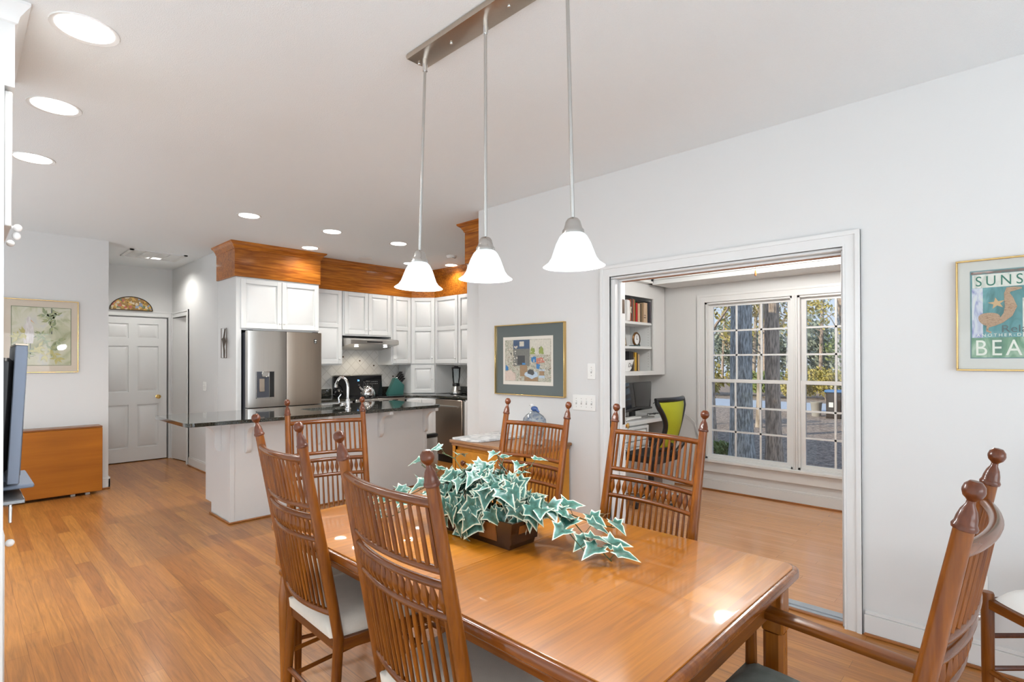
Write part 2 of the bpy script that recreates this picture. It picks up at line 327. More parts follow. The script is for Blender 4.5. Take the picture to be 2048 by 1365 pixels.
sbox('wall_light_block_outer', LIGHTBLOCK, 1.05, 3.3, 9.16, 9.2, 0, CE, label='added dark board shutting out light behind the hall doors', cat='wall')  # added backing stops light leaking in under the hall door
# rear and far-left walls with window openings (widened for light)
g = G().box(-7.1, -5.6, -7.1, -7.0, 0, CE).box(2.4, 3.233, -7.1, -7.0, 0, CE).box(-5.6, 2.4, -7.1, -7.0, 0, 0.3).box(-5.6, 2.4, -7.1, -7.0, 2.4, CE)
struct(g.mk('wall_rear', WALL, smooth=False), 'white wall with wide windows behind the camera', 'wall')
g = G().box(-7.1, -7.0, -7.0, -3.6, 0, CE).box(-7.1, -7.0, 6.4, 7.344, 0, CE).box(-7.1, -7.0, -3.6, 6.4, 0, 0.3).box(-7.1, -7.0, -3.6, 6.4, 2.4, CE)
struct(g.mk('wall_far_left', WALL, smooth=False), 'white wall with wide windows left of the camera', 'wall')
# office shell: window wall at X=5.685
OX = 5.685
W1a, W1b, W2a, W2b = 1.665, 2.545, 0.74, 1.62   # outer sash limits
g = G().box(OX, OX+0.14, W1b, 3.36, 0, CE).box(OX, OX+0.14, -1.5, W2a, 0, CE).box(OX, OX+0.14, W2a, W1b, 0, 0.33).box(OX, OX+0.14, W2a, W1b, 2.04, CE).box(OX, OX+0.14, W2b, W1a, 0.33, 2.04)
struct(g.mk('wall_office_window', WALL, smooth=False), 'white office wall with two sash windows', 'wall')
sbox('wall_office_near', WALL, 3.36, 5.8, -1.6, -1.5, 0, CE, label='white near wall of the office', cat='wall')
# ---- casings, baseboards
def casing(name, segs, label):
    g = G()
    for (x0, x1, y0, y1, z0, z1) in segs: g.box(x0, x1, y0, y1, z0, z1, bev=0.004)
    return struct(g.mk(name, TRIM), label, 'trim')
cx = WX0
casing('trim_2', [(WX0+0.001, WX1+0.01, 2.105, 2.139, 0, 1.977), (WX0+0.001, WX1+0.01, 0.701, 0.712, 0, 1.977), (WX0+0.001, WX1+0.01, 0.701, 2.139, 1.978, 1.994), (WX0+0.05, WX0+0.075, 2.09, 2.104, 0, 1.961), (WX0+0.05, WX0+0.075, 0.713, 2.104, 1.962, 1.977)], 'white door jamb lining the office opening')
struct(G().box(WX0+0.052, WX0+0.074, 0.72, 2.08, 1.957, 1.962).mk('trim_3', mat('weatherstrip', (0.28, 0.12, 0.06), 0.6)), 'brown strip under the head of the office opening', 'trim')
struct(G().box(OX-0.05, OX, W2a-0.11, W1b+0.11, 0.305, 0.335, bev=0.004).box(OX-0.022, OX, W2a-0.09, W1b+0.09, 0.20, 0.304, bev=0.003).mk('trim_4', TRIM), 'white stool and apron below the office windows', 'trim')
struct(G().box(OX-0.018, OX, W2b, W1a, 0.336, 2.03).box(OX-0.028, OX-0.018, W2b+0.015, W1a-0.015, 0.336, 2.03, bev=0.003).mk('trim_12', TRIM), 'white mullion between the office windows', 'trim')
def baseboard(name, x0, x1, y0, y1, label, face):
    h = 0.125; t = 0.014
    g = G(); s = G()
    if face == '-X': g.box(x0-t, x0, y0, y1, 0, h-0.02).box(x0-t*0.6, x0, y0, y1, h-0.02, h, bev=0.003); s.box(x0-t-0.014, x0-t, y0, y1, 0, 0.016, bev=0.004)
    if face == '-Y': g.box(x0, x1, y0-t, y0, 0, h-0.02).box(x0, x1, y0-t*0.6, y0, h-0.02, h, bev=0.003); s.box(x0, x1, y0-t-0.014, y0-t, 0, 0.016, bev=0.004)
    o = struct(g.mk(name, TRIM), label, 'baseboard'); s.mk('shoe_moulding', OAKTRIM, o)
    return o
baseboard('baseboard_right', WX0, 0, -7.0, 0.612, 'white baseboard right of the office opening', '-X')
baseboard('baseboard_dining', WX0, 0, 2.224, 3.524, 'white baseboard left of the office opening', '-X')
baseboard('baseboard_office', OX, 0, -1.5, 3.04, 'white baseboard under the office windows', '-X')
baseboard('baseboard_hall', 2.20, 0, 7.19, 8.17, 'white baseboard on the right hall wall', '-X')
baseboard('baseboard_left', -7.0, 1.195, 7.344, 0, 'white baseboard under the egret picture', '-Y')
sbox('baseboard_hall_end', TRIM, 1.181, 1.196, 7.33, 9.01, 0, 0.125, label='white baseboard of the left hall wall', cat='baseboard')
# threshold strip
struct(G().box(3.275, 3.375, 0.712, 2.09, 0, 0.013, bev=0.003).box(3.30, 3.315, 0.712, 2.09, 0.013, 0.019).mk('trim_5', mat('aluminium_sill', (0.36, 0.39, 0.42), 0.5, 0.4)), 'silver metal threshold in the office opening', 'trim')
struct(G().box(3.25, 3.275, 0.712, 2.09, 0, 0.010, bev=0.002).mk('trim_6', OAKTRIM), 'oak edge strip along the metal threshold', 'trim')
# ---- office windows
def sash_window(name, ya, yb, label):
    root = empty(name, (OX, ya, 0.335)); struct(root, label, 'window'); W = yb-ya; H = 2.03-0.335
    zc = 0.845
    g = G(); t = 0.02
    g.box(0.0, 0.12, 0, t, 0, H).box(0.0, 0.12, W-t, W, 0, H).box(0.0, 0.12, 0, W, H-t, H).box(0, 0.12, 0, W, -0.001, t)
    g.mk('window_frame', TRIM, root, smooth=False)
    def sash(nm, x, z0, z1, st, bot, top):
        g = G(); g.box(x, x+0.03, t, t+st, z0, z1).box(x, x+0.03, W-t-st, W-t, z0, z1)
        g.box(x+0.0003, x+0.0297, t+st, W-t-st, z0, z0+bot).box(x+0.0003, x+0.0297, t+st, W-t-st, z1-top, z1)
        y0, y1, a, b = t+st, W-t-st, z0+bot, z1-top
        for k in (1, 2):
            yy = y0+(y1-y0)*k/3; zz = a+(b-a)*k/3
            g.box(x+0.004, x+0.02, yy-0.009, yy+0.009, a, b); g.box(x+0.004, x+0.02, y0, y1, zz-0.009, zz+0.009)
        o = g.mk(nm, TRIM, root, smooth=False)
        G().box(x+0.012, x+0.015, y0-0.004, y1+0.004, a-0.004, b+0.004).mk('glass_pane', GLASS, o, smooth=False)
    sash('lower_sash', 0.02, t, zc+0.02, 0.042, 0.03, 0.035); sash('upper_sash', 0.055, zc-0.02, H-t, 0.042, 0.035, 0.03)
sash_window('window_1', W1a, W1b, 'left office sash window with nine panes above and nine below')
sash_window('window_2', W2a, W2b, 'right office sash window partly hidden by the door casing')
# unseen window frames, placed and widened to let in light
def plain_window(name, M, Wd, label):
    root = empty(name, (0, 0, 0)); root.matrix_world = M; struct(root, label, 'window')
    g = G()
    for k in range(9):
        x = Wd*k/8; g.box(x-0.03, x+0.03, -0.03, 0.03, 0, 2.1)
    g.box(0, Wd, -0.03, 0.03, 0, 0.05).box(0, Wd, -0.03, 0.03, 2.05, 2.1); g.mk('window_frame', TRIM, root, smooth=False)
plain_window('window_3', T(-5.6, -7.05, 0.3), 8.0, 'wide unseen window behind the camera, placed for light')
plain_window('window_4', T(-7.05, -3.6, 0.3, PI/2), 10.0, 'wide unseen window left of the camera, widened for light')
# ------------------------------------------------------------------ ceiling lights
def downlight(x, y, label, r=0.085, on=True):
    t = empty('recessed_light', (x, y, CE), label=label, cat='ceiling light', group='recessed ceiling lights')
    G().lathe([(r, 0.0), (r+0.018, -0.004), (r+0.02, -0.001), (r+0.02, 0.0)], 28).mk('trim_ring', TRIM, t)
    G().lathe([(0, -0.002), (r, -0.002)], 28).mk('lens', CANEM if on else TRIM, t)
    if on: light('recessed_lamp', 'SPOT', (x, y, CE-0.02), (17 if 5.7 < y < 7 else (38 if y > 7 else 50)) if y > 4.8 else 42, (1.0, 0.97, 0.92), (0, 0, -1), spot_size=2.7, spot_blend=0.6, shadow_soft_size=0.08)
    return t
DL = [(0.360, 2.724, 'largest recessed downlight at the top left of the ceiling', 0.095), (0.358, 3.662, 'second recessed downlight from the front in the left row', 0.095), (0.352, 4.70, 'farthest recessed downlight of the left row, near the left wall', 0.095),
      (1.869, 5.146, 'leftmost of the three recessed downlights over the island', 0.085), (2.697, 5.173, 'middle of the three recessed downlights over the island', 0.085), (3.502, 5.164, 'rightmost of the three recessed downlights over the island', 0.085),
      (2.903, 6.10, 'recessed downlight close to the wood soffit above the fridge', 0.085), (1.78, 8.10, 'recessed downlight beside the hall ceiling vent', 0.085), (4.80, 5.80, 'recessed downlight at the right end of the kitchen soffit', 0.08),
      (4.32, 6.10, 'recessed downlight behind the leftmost pendant shade', 0.08)]
for x, y, lab, r in DL: downlight(x, y, lab, r)
for k, (x, y) in enumerate(((-1.6, 0.5), (-1.6, 3.2), (-1.6, 5.9), (-4.4, 0.5), (-4.4, 3.2), (-4.4, 5.9), (0.6, -2.4), (0.6, -5.0), (-2.6, -2.4), (-2.6, -5.0))):  # added unseen downlights, lighting the pale floor to brighten the ceiling
    tag(G().lathe([(0, -0.003), (0.09, -0.003), (0.11, -0.006), (0.11, 0)], 24, T(x, y, CE)).mk('added_downlight', CANEM), 'unseen downlight added over the living area to brighten the ceiling', 'ceiling light', 'added fill downlights')
    light('added_fill_lamp', 'SPOT', (x, y, CE-0.02), 230, (0.93, 0.97, 1.0), (0, 0, -1), spot_size=1.9, spot_blend=0.5, shadow_soft_size=0.1)
t = empty('ceiling_speaker', (3.69, 6.20, CE), label='flat round cover on the kitchen ceiling in front of the wood soffit', cat='ceiling cover')
G().lathe([(0, -0.006), (0.08, -0.006), (0.09, 0)], 24).mk('cover', TRIM, t)
t = empty('smoke_detector', (4.372, 5.275, CE), label='white smoke detector on the kitchen ceiling', cat='smoke detector')
G().lathe([(0, -0.035), (0.045, -0.035), (0.062, -0.02), (0.066, 0)], 24).mk('housing', PLATE, t); G().box(-0.02, 0.02, -0.048, -0.044, -0.034, -0.028).mk('grille', GREYD, t)
t = empty('ceiling_vent', (1.73, 7.92, CE), label='white louvred return air vent on the hall ceiling', cat='air vent')
G().box(-0.30, 0.30, -0.30, -0.26, -0.012, 0).box(-0.30, 0.30, 0.22, 0.26, -0.012, 0).box(-0.30, -0.26, -0.3, 0.26, -0.012, 0).box(0.26, 0.30, -0.3, 0.26, -0.012, 0).box(-0.135, -0.115, -0.27, 0.23, -0.012, 0).box(-0.01, 0.01, -0.27, 0.23, -0.012, 0).box(0.115, 0.135, -0.27, 0.23, -0.012, 0).mk('frame', TRIM, t, smooth=False)
g = G()
for k in range(24): g.box(-0.26, 0.26, -0.26+k*0.02, -0.26+k*0.02+0.004, -0.010, -0.0005, M=None)
g.mk('louvres', PLATE, t, smooth=False); G().box(-0.26, 0.26, -0.26, 0.22, -0.002, -0.0003).mk('backing', mat('vent_shadow', (0.35, 0.35, 0.34), 0.8), t, smooth=False)
# ------------------------------------------------------------------ pendant fixture over the table
pf = empty('pendant_light', (1.41, 1.49, CE), label='brushed nickel bar light with three bell shades hanging over the dining table', cat='pendant light')
G().prism([(-0.055, -0.56), (0.055, -0.56), (0.055, 0.45), (-0.055, 0.45)], -0.028, 0, bev=0.012).mk('canopy_bar', STEELW, pf)
for k, y in enumerate((-0.54, -0.12, 0.21, 0.43)): G().ball((0, y, -0.030), 0.007, n=10).mk('screw', NICKEL, pf)
PB = []
for (ty, px_, py_, zc) in ((1.878, 1.385, 1.885, 1.864), (1.496, 1.412, 1.50, 1.864), (1.10, 1.425, 1.09, 1.864)):
    PB.append((1.41, ty, px_, py_, zc))
# socket cap tops back-projected: three shades hang at the same height
for i, (tx, ty, bx, by, zc) in enumerate(PB):
    top = Vector((tx-1.41, ty-1.49, -0.03)); bot = Vector((bx-1.41, by-1.49, zc-CE))
    G().tube([top+Vector((0, 0, 0.01)), top-Vector((0, 0, 0.05))], 0.011, 12).mk('swivel', CHROME, pf)
    G().tube([top-Vector((0, 0, 0.045)), bot], 0.0062, 10).mk('rod', NICKEL, pf)
    ax = (top-bot).normalized(); q = Vector((0, 0, 1)).rotation_difference(ax).to_matrix().to_4x4()
    M = Matrix.Translation(bot) @ q
    G().lathe([(0.010, 0.012), (0.018, 0.008), (0.024, 0), (0.029, -0.018), (0.031, -0.024), (0.036, -0.030), (0.037, -0.042), (0.034, -0.046)], 24, M).mk('socket_cap', NICKEL, pf)
    prof = [(0.034, -0.040), (0.046, -0.052), (0.058, -0.075), (0.067, -0.100), (0.075, -0.122), (0.086, -0.138), (0.100, -0.148), (0.103, -0.151), (0.099, -0.151), (0.084, -0.141), (0.072, -0.124), (0.063, -0.100), (0.053, -0.075), (0.042, -0.054), (0.031, -0.043)]
    G().lathe(prof, 36, M).mk('shade', SHADE, pf)
    G().ball((0, 0, -0.118), 0.032, M, 16, (1, 1, 1.05)).mk('bulb', BULB, pf)
    p = M @ Vector((0, 0, -0.19)) + Vector((1.41, 1.49, CE))
    light('pendant_lamp', 'POINT', p, 11, (0.96, 0.98, 1.0), shadow_soft_size=0.05)
# ------------------------------------------------------------------ dining table
TX0, TX1, TY0, TY1, TZ = 0.877, 1.845, 0.512, 2.222, 0.76
tb = empty('dining_table', ((TX0+TX1)/2, (TY0+TY1)/2, 0), label='large polished maple dining table with clipped corners and tapered legs', cat='table')
hx, hy = (TX1-TX0)/2, (TY1-TY0)/2
def rrect(hx, hy, c, n=4):
    pts = []
    for cx_, cy_, a0 in ((hx-c, hy-c, 0), (-hx+c, hy-c, PI/2), (-hx+c, -hy+c, PI), (hx-c, -hy+c, 3*PI/2)):
        for k in range(n+1):
            a = a0+PI/2*k/n; pts.append((cx_+c*math.cos(a), cy_+c*math.sin(a)))
    return pts
seam = 1.268-(TY0+TY1)/2
def half(y0, y1, nm):
    c = 0.05
    hx_, hy_ = hx-0.016, hy-0.016; y0 = max(y0, -hy_); y1 = min(y1, hy_)
    b = rrect(hx_, hy_, c-0.01, 3); out = []
    poly = [p for p in b if y0-1e-6 <= p[1] <= y1+1e-6]
    if y0 > -hy_+0.01: poly = [(hx_, y0)]+[p for p in poly if p[0] > 0 or p[1] > y0]+[(-hx_, y0)]
    if y1 < hy_-0.01:
        poly = sorted(poly, key=lambda p: math.atan2(p[1]-y1, p[0]))
        poly = [(-hx_, y1)]+poly+[(hx_, y1)]
    G().prism(poly, TZ-0.006, TZ, bev=0.0025, seg=2).mk(nm, TABLE, tb)
half(-hy, seam-0.0006, 'tabletop'); half(seam+0.0006, hy, 'tabletop')
G().prism(rrect(hx-0.012, hy-0.012, 0.045), TZ-0.042, TZ-0.034).prism(rrect(hx, hy, 0.05), TZ-0.034, TZ-0.004, bev=0.011, seg=4).mk('edge_moulding', TABWY, tb)
ax_, ay_ = hx-0.095, hy-0.05
for (a, b_, c_, d_) in ((-ax_, ax_, -ay_-0.011, -ay_+0.011), (-ax_, ax_, ay_-0.011, ay_+0.011)): G().box(a, b_, c_, d_, 0.645, TZ-0.042, bev=0.002).mk('apron', CHWX, tb)
for s in (-1, 1): G().box(s*ax_-0.011, s*ax_+0.011, -ay_, ay_, 0.645, TZ-0.042, bev=0.002).mk('apron', TABWY, tb)
for sx_ in (-1, 1):
    for sy_ in (-1, 1):
        lx, ly = sx_*(hx-0.102 if sx_ > 0 else hx-0.055), sy_*(hy-0.052)
        g = G().box(lx-0.031, lx+0.031, ly-0.031, ly+0.031, 0.575, TZ-0.042, bev=0.006)
        if sx_ > 0 and sy_ < 0:
            g.prism([(lx-0.029, ly-0.018), (lx-0.018, ly-0.029), (lx+0.018, ly-0.029), (lx+0.029, ly-0.018), (lx+0.029, ly+0.018), (lx+0.018, ly+0.029), (lx-0.018, ly+0.029), (lx-0.029, ly+0.018)], 0, 0.575)
        else:
            g.lathe([(0.014, 0), (0.018, 0.02), (0.020, 0.10), (0.027, 0.35), (0.028, 0.45), (0.022, 0.52), (0.020, 0.535), (0.027, 0.545), (0.027, 0.555), (0.020, 0.562), (0.026, 0.575)], 16, T(lx, ly, 0))
        g.mk('leg', TABW, tb)
# ------------------------------------------------------------------ spindle chairs
def post_x(z): return 0.0 if z < 0.47 else -0.135*((z-0.47)/0.72)**1.05
RZ = (1.084, 0.925, 0.889, 0.812, 0.558)
def bow(y, w, amt): return -amt*(1-(2*y/w)**2)
def spindle_chair(name, label, group=None, W=0.41, arms=False, fabric=FABRIC):
    t = empty(name, (0, 0, 0), label=label, cat='chair', group=group)
    h = W/2
    for s in (-1, 1):
        y = s*h
        pts = [(post_x(z)-(0.03*(0.47-z)/0.47 if z < 0.47 else 0), y, z) for z in (0, 0.15, 0.35, 0.47, 0.60, 0.75, 0.90, 1.02, 1.128)]
        G().tube(pts, [0.013, 0.016, 0.0175, 0.018, 0.018, 0.0175, 0.0165, 0.0155, 0.0145], 14).mk('back_post', CHW, t)
        zt = 1.128; xt = post_x(zt); ax = Vector((post_x(1.19)-xt, 0, 1.19-zt)).normalized(); q = Vector((0, 0, 1)).rotation_difference(ax).to_matrix().to_4x4()
        M = Matrix.Translation((xt, y, zt)) @ q
        G().lathe([(0.013, -0.004), (0.0175, -0.002), (0.0185, 0.003), (0.0165, 0.007), (0.0155, 0.009), (0.0145, 0.018), (0.0115, 0.030), (0.0065, 0.040), (0.0060, 0.046), (0.0085, 0.049),
                   (0.0128, 0.053), (0.0155, 0.060), (0.0158, 0.064), (0.0140, 0.072), (0.0085, 0.0785), (0, 0.080)], 18, M).mk('finial', CHDK, t)
    def rail(z, r, amt=0.032):
        pts = [(post_x(z)+bow(y, W, amt), y, z) for y in [(-h+0.004)+(W-0.008)*k/12 for k in range(13)]]
        return G().tube(pts, r, 10).mk('rail', CHWY, t)
    for z, r in zip(RZ, (0.0115, 0.0095, 0.0105, 0.0095, 0.0115)): rail(z, r)
    N = 15
    ys = [(-h+0.024)+(W-0.048)*k/(N-1) for k in range(N)]
    def seg(z0, z1, prof, nm):
        for y in ys:
            a = Vector((post_x(z0)+bow(y, W, 0.032), y, z0)); b = Vector((post_x(z1)+bow(y, W, 0.032), y, z1)); L = (b-a).length
            q = Vector((0, 0, 1)).rotation_difference((b-a).normalized()).to_matrix().to_4x4()
            G().lathe([(r, f*L) for r, f in prof], 7, Matrix.Translation(a) @ q).mk(nm, CHW, t)
    seg(RZ[1], RZ[0], [(0.0058, 0), (0.0058, 0.3), (0.0050, 0.8), (0.0040, 1)], 'spindle')
    seg(RZ[3], RZ[2], [(0.0030, 0), (0.0040, 0.16), (0.0100, 0.40), (0.0104, 0.52), (0.0050, 0.84), (0.0030, 1)], 'bead_spindle')
    seg(RZ[4], RZ[3], [(0.0050, 0), (0.0060, 0.4), (0.0055, 0.8), (0.0042, 1)], 'spindle')
    # seat
    fw = h+0.055; dp = 0.42
    def sq(z0, z1, x0, x1, w0, w1, inset=0): return [(x0+inset, -w0+inset), (x1-inset, -w1+inset), (x1-inset, w1-inset), (x0+inset, w0-inset)]
    b = bmesh.new()
    nx, ny = 12, 12; grid = []
    for i in range(nx+1):
        row = []
        for j in range(ny+1):
            u, v = i/nx, j/ny*2-1
            x = -0.022+(dp+0.03)*u; wdt = (h-0.006)*(1-u)+(fw+0.008)*u if not i == 0 else h-0.02
            e = (1-abs(2*u-1)**5)*(1-abs(v)**5)
            row.append(b.verts.new((x, v*wdt, 0.500+0.042*e**0.6 if e > 0 else 0.500)))
        grid.append(row)
    for i in range(nx):
        for j in range(ny): b.faces.new((grid[i][j], grid[i+1][j], grid[i+1][j+1], grid[i][j+1]))
    edge = [grid[i][0] for i in range(nx+1)]+[grid[nx][j] for j in range(1, ny+1)]+[grid[i][ny] for i in range(nx-1, -1, -1)]+[grid[0][j] for j in range(ny-1, 0, -1)]
    low = [b.verts.new((v.co.x*0.985+0.002, v.co.y*0.975, 0.468)) for v in edge]
    for k in range(len(edge)): b.faces.new((edge[k], edge[(k+1) % len(edge)], low[(k+1) % len(edge)], low[k]))
    b.faces.new(low); bmesh.ops.recalc_face_normals(b, faces=b.faces)
    g = G(); g._merge(b, None); g.mk('seat_cushion', fabric, t, ang=80)
    # aprons
    for s in (-1, 1):
        a, c = Vector((0.0, s*h, 0)), Vector((dp-0.02, s*fw, 0)); d = c-a; M = T(a.x, a.y, 0, math.atan2(d.y, d.x))
        G().box(0, d.length, -0.010, 0.010, 0.428, 0.470, bev=0.003, M=M).mk('seat_rail', CHWX, t)
        for z, r in ((0.285, 0.0085), (0.19, 0.0085)):
            x0 = -0.03*(0.47-z)/0.47
            G().tube([(x0, s*h, z), (dp-0.02, s*(fw-0.004), z)], [r, r, ][:2], 8).mk('stretcher', CHWX, t)
        top = 0.655 if arms else 0.468
        G().tube([(dp-0.005, s*(fw-0.008), z) for z in (0, 0.06, 0.25, 0.40, top)], [0.0125, 0.0145, 0.0165, 0.0175, 0.015 if arms else 0.0175], 12).mk('front_leg', CHW, t)
    G().box(-0.010, 0.010, -h, h, 0.424, 0.470, bev=0.003).mk('seat_rail', CHWY, t); G().box(dp-0.015, dp+0.005, -fw, fw, 0.428, 0.470, bev=0.003).mk('seat_rail', CHWY, t)
    G().tube([(-0.016, -h, 0.225), (-0.016, h, 0.225)], 0.0095, 8).mk('stretcher', CHWY, t)
    for z in (0.25,): G().tube([(dp-0.005, -fw, z), (dp-0.005, fw, z)], 0.0085, 8).mk('stretcher', CHWY, t)
    if arms:
        for s in (-1, 1):
            za = 0.668; x0 = post_x(za)
            prof = [(x0, 0.011), (0.06, 0.018), (0.18, 0.020), (0.30, 0.024), (0.38, 0.027), (0.41, 0.025), (0.425, 0.016)]
            yy = lambda x: s*(h+(fw-0.008-h)*(x/0.41))
            poly = [(x, yy(x)-w_) for x, w_ in prof]+[(x, yy(x)+w_) for x, w_ in prof[::-1]]
            if s < 0: pass
            G().prism(poly, za-0.012, za+0.012, bev=0.006, seg=2).mk('armrest', CHWX, t)
    return t
def place(o, b1, b2, W0=0.41, face=1, dx=0):
    """put a chair so that its two finials sit over the given floor points"""
    b1, b2 = Vector(b1), Vector(b2); mid = (b1+b2)/2; d = b2-b1
    ang = math.atan2(d.y, d.x)+PI/2          # b1 = the sitter's left (+y) post, b2 = right
    o.rotation_euler = (0, 0, ang); sx_ = d.length/W0
    o.scale = (1, sx_, 1)
    off = Vector((-0.135*math.cos(ang), -0.135*math.sin(ang)))
    o.location = (mid.x-off.x, mid.y-off.y, 0)
grp = 'spindle back side chairs around the dining table'
chA = spindle_chair('dining_chair', 'spindle back chair on the near side of the table, nearest the island', grp)
place(chA, (0.772, 2.057), (0.760, 1.676))
for lab, b1, b2 in (('spindle back chair in the front centre, its back overlapping the ivy centrepiece', (0.742, 1.383), (0.716, 0.947)),
                    ('spindle back chair at the far end of the table, seen against the white island', (1.538, 2.615), (1.169, 2.710)),
                    ('spindle back chair standing in front of the pine dresser and glass bottle', (2.008, 1.565), (1.995, 1.952)),
                    ('spindle back chair in front of the office opening, green chair seen through it', (2.013, 0.904), (2.068, 1.339))):
    c = copy_tree(chA); c['label'] = lab; place(c, b1, b2)
arm = spindle_chair('dining_armchair', 'spindle back armchair at the near end of the table, right foreground', None, W=0.447, arms=True, fabric=FABRICG)
place(arm, (1.135, 0.065), (1.583, 0.052), W0=0.447)
# ------------------------------------------------------------------ ivy in a planter
pl = empty('potted_ivy', (1.36, 1.44, TZ), label='variegated ivy trailing from a dark wooden box planter on the table', cat='plant')
PW = mat('planter_wood', (0.034, 0.012, 0.005), 0.25, var=0.8, vscale=18, coat=0.5); PW2 = mat('planter_panel', (0.22, 0.075, 0.014), 0.3, var=0.4, vscale=14, coat=0.5)
def frustum(x, y, x2, y2, h, z0=0.0):
    b = bmesh.new(); lo = [b.verts.new((sx_*x, sy_*y, z0)) for sx_, sy_ in ((-1, -1), (1, -1), (1, 1), (-1, 1))]; hi = [b.verts.new((sx_*x2, sy_*y2, h)) for sx_, sy_ in ((-1, -1), (1, -1), (1, 1), (-1, 1))]
    b.faces.new(lo[::-1])
    for i in range(4): b.faces.new((lo[i], lo[(i+1) % 4], hi[(i+1) % 4], hi[i]))
    hi2 = [b.verts.new((v.co.x*0.92, v.co.y*0.96, h)) for v in hi]; lo2 = [b.verts.new((v.co.x*0.88, v.co.y*0.94, 0.02)) for v in hi]
    for i in range(4):
        j = (i+1) % 4; b.faces.new((hi[i], hi[j], hi2[j], hi2[i])); b.faces.new((hi2[i], hi2[j], lo2[j], lo2[i]))
    b.faces.new(lo2); return b
g = G(); g._merge(frustum(0.062, 0.175, 0.075, 0.20, 0.095), None); g.mk('planter_box', PW, pl, smooth=False)
for quad in [[(-0.0655, c0, 0.02), (-0.0655, c1, 0.02), (-0.0745, c1, 0.08), (-0.0745, c0, 0.08)] for c0, c1 in ((-0.12, -0.03), (0.03, 0.12))]+[[(-0.03, -0.1785, 0.02), (0.03, -0.1785, 0.02), (0.034, -0.1975, 0.08), (-0.034, -0.1975, 0.08)]]:
    pp = G().poly(quad).mk('planter_panel', PW2, pl, smooth=False)
    sol = pp.modifiers.new('thick', 'SOLIDIFY'); sol.thickness = 0.003; sol.offset = 0
G().box(-0.062, 0.062, -0.18, 0.18, 0.06, 0.082).mk('moss', mat('dry_moss', (0.20, 0.13, 0.05), 0.95, var=0.6, vscale=60, bump=1, bscale=80), pl)
def leaf_outline():
    # pointed ivy lobes: five lobes, notch at the stem
    return [(0.00, 0.00), (0.12, -0.14), (0.34, -0.24), (0.36, -0.02), (0.62, 0.10), (0.34, 0.28), (0.24, 0.50), (0.00, 1.00), (-0.24, 0.50), (-0.34, 0.28), (-0.62, 0.10), (-0.36, -0.02), (-0.34, -0.24), (-0.12, -0.14)]
LO = leaf_outline()
fv, ff, fe = [], [], []
def add_leaf(pos, nrm, dirn, s, fold=0.25, droop=0.3):
    nrm = nrm.normalized(); dirn = (dirn-nrm*dirn.dot(nrm)).normalized(); side = dirn.cross(nrm)
    c0 = len(fv)
    def P(x, y):
        h = fold*abs(x)*0.8-droop*max(0, y)**2*0.45+0.05*math.sin(9*x+5*y)
        return pos+s*(side*x+dirn*y+nrm*h)
    k = len(LO)
    for i, (x, y) in enumerate(LO): fv.append(P(x, y)); fe.append(0.86)
    for i, (x, y) in enumerate(LO): fv.append(P(x*0.74, 0.08+(y-0.08)*0.80)); fe.append(0.22)
    for i, (x, y) in enumerate(LO): fv.append(P(x*0.32, 0.15+(y-0.15)*0.38)); fe.append(0.05)
    fv.append(P(0, 0.22)); fe.append(0.16)
    for i in range(k):
        j = (i+1) % k
        ff.append((c0+i, c0+j, c0+k+j, c0+k+i)); ff.append((c0+k+i, c0+k+j, c0+2*k+j, c0+2*k+i)); ff.append((c0+2*k+i, c0+2*k+j, c0+3*k))
rnd = random.Random(11)
st = G()
for i in range(215):
    a = rnd.uniform(0, 2*PI); el = rnd.uniform(-0.15, 1.45) if i % 3 else rnd.uniform(-0.35, 0.5)
    d = Vector((math.cos(a)*math.cos(el), math.sin(a)*math.cos(el), math.sin(el)))
    rr = rnd.uniform(0.78, 1.0)
    p = Vector((d.x*0.135*rr, d.y*0.245*rr, 0.095+d.z*0.165*rr))
    if p.z < 0.045: p.z = 0.05+rnd.random()*0.03
    if p.z < 0.115 and (d.y < -0.25 or d.x > 0.5): continue
    rr2 = rnd.random()
    if i % 4 == 0: p = Vector((p.x*0.75, p.y*0.8, p.z*0.9))
    n = (Vector((d.x*1.2-0.25, d.y*1.0-0.3, d.z*0.7+0.25))+Vector((rnd.uniform(-.6, .6), rnd.uniform(-.6, .6), rnd.uniform(-.35, .35)))).normalized()
    dr = Vector((d.x, d.y, -0.55+rnd.uniform(-.5, .5)))+Vector((rnd.uniform(-.6, .6), rnd.uniform(-.6, .6), 0))
    add_leaf(p, n, dr, rnd.uniform(0.055, 0.086), rnd.uniform(-0.1, 0.6), rnd.uniform(0.1, 0.9))
    if i % 3 == 0: st.tube([(d.x*0.03, d.y*0.1, 0.07), (p.x*0.6, p.y*0.7, 0.12+p.z*0.3), tuple(p)], 0.0016, 5)
def vine(pts, n, s0, s1):
    pts = [Vector(p) for p in pts]; st.tube(pts, 0.0019, 6)
    for k in range(n):
        f = (k+0.6)/n*(len(pts)-1); i = min(int(f), len(pts)-2); u = f-i; p = pts[i].lerp(pts[i+1], u); dr = (pts[i+1]-pts[i]).normalized()
        sd = dr.cross(Vector((0, 0, 1))).normalized()*(1 if k % 2 else -1)
        q = p+sd*rnd.uniform(0.02, 0.035)+Vector((0, 0, rnd.uniform(0.01, 0.03)))
        st.tube([tuple(p), tuple(q)], 0.0012, 5)
        add_leaf(q, Vector((rnd.uniform(-.35, .15), rnd.uniform(-.4, .1), 1)), dr*0.6+sd, s0+(s1-s0)*k/n, rnd.uniform(0.15, 0.4), rnd.uniform(0.2, 0.6))
vine([(0.06, -0.10, 0.11), (0.12, -0.22, 0.12), (0.14, -0.30, 0.07), (0.12, -0.38, 0.03), (0.09, -0.45, 0.02), (0.06, -0.50, 0.015)], 9, 0.088, 0.078)
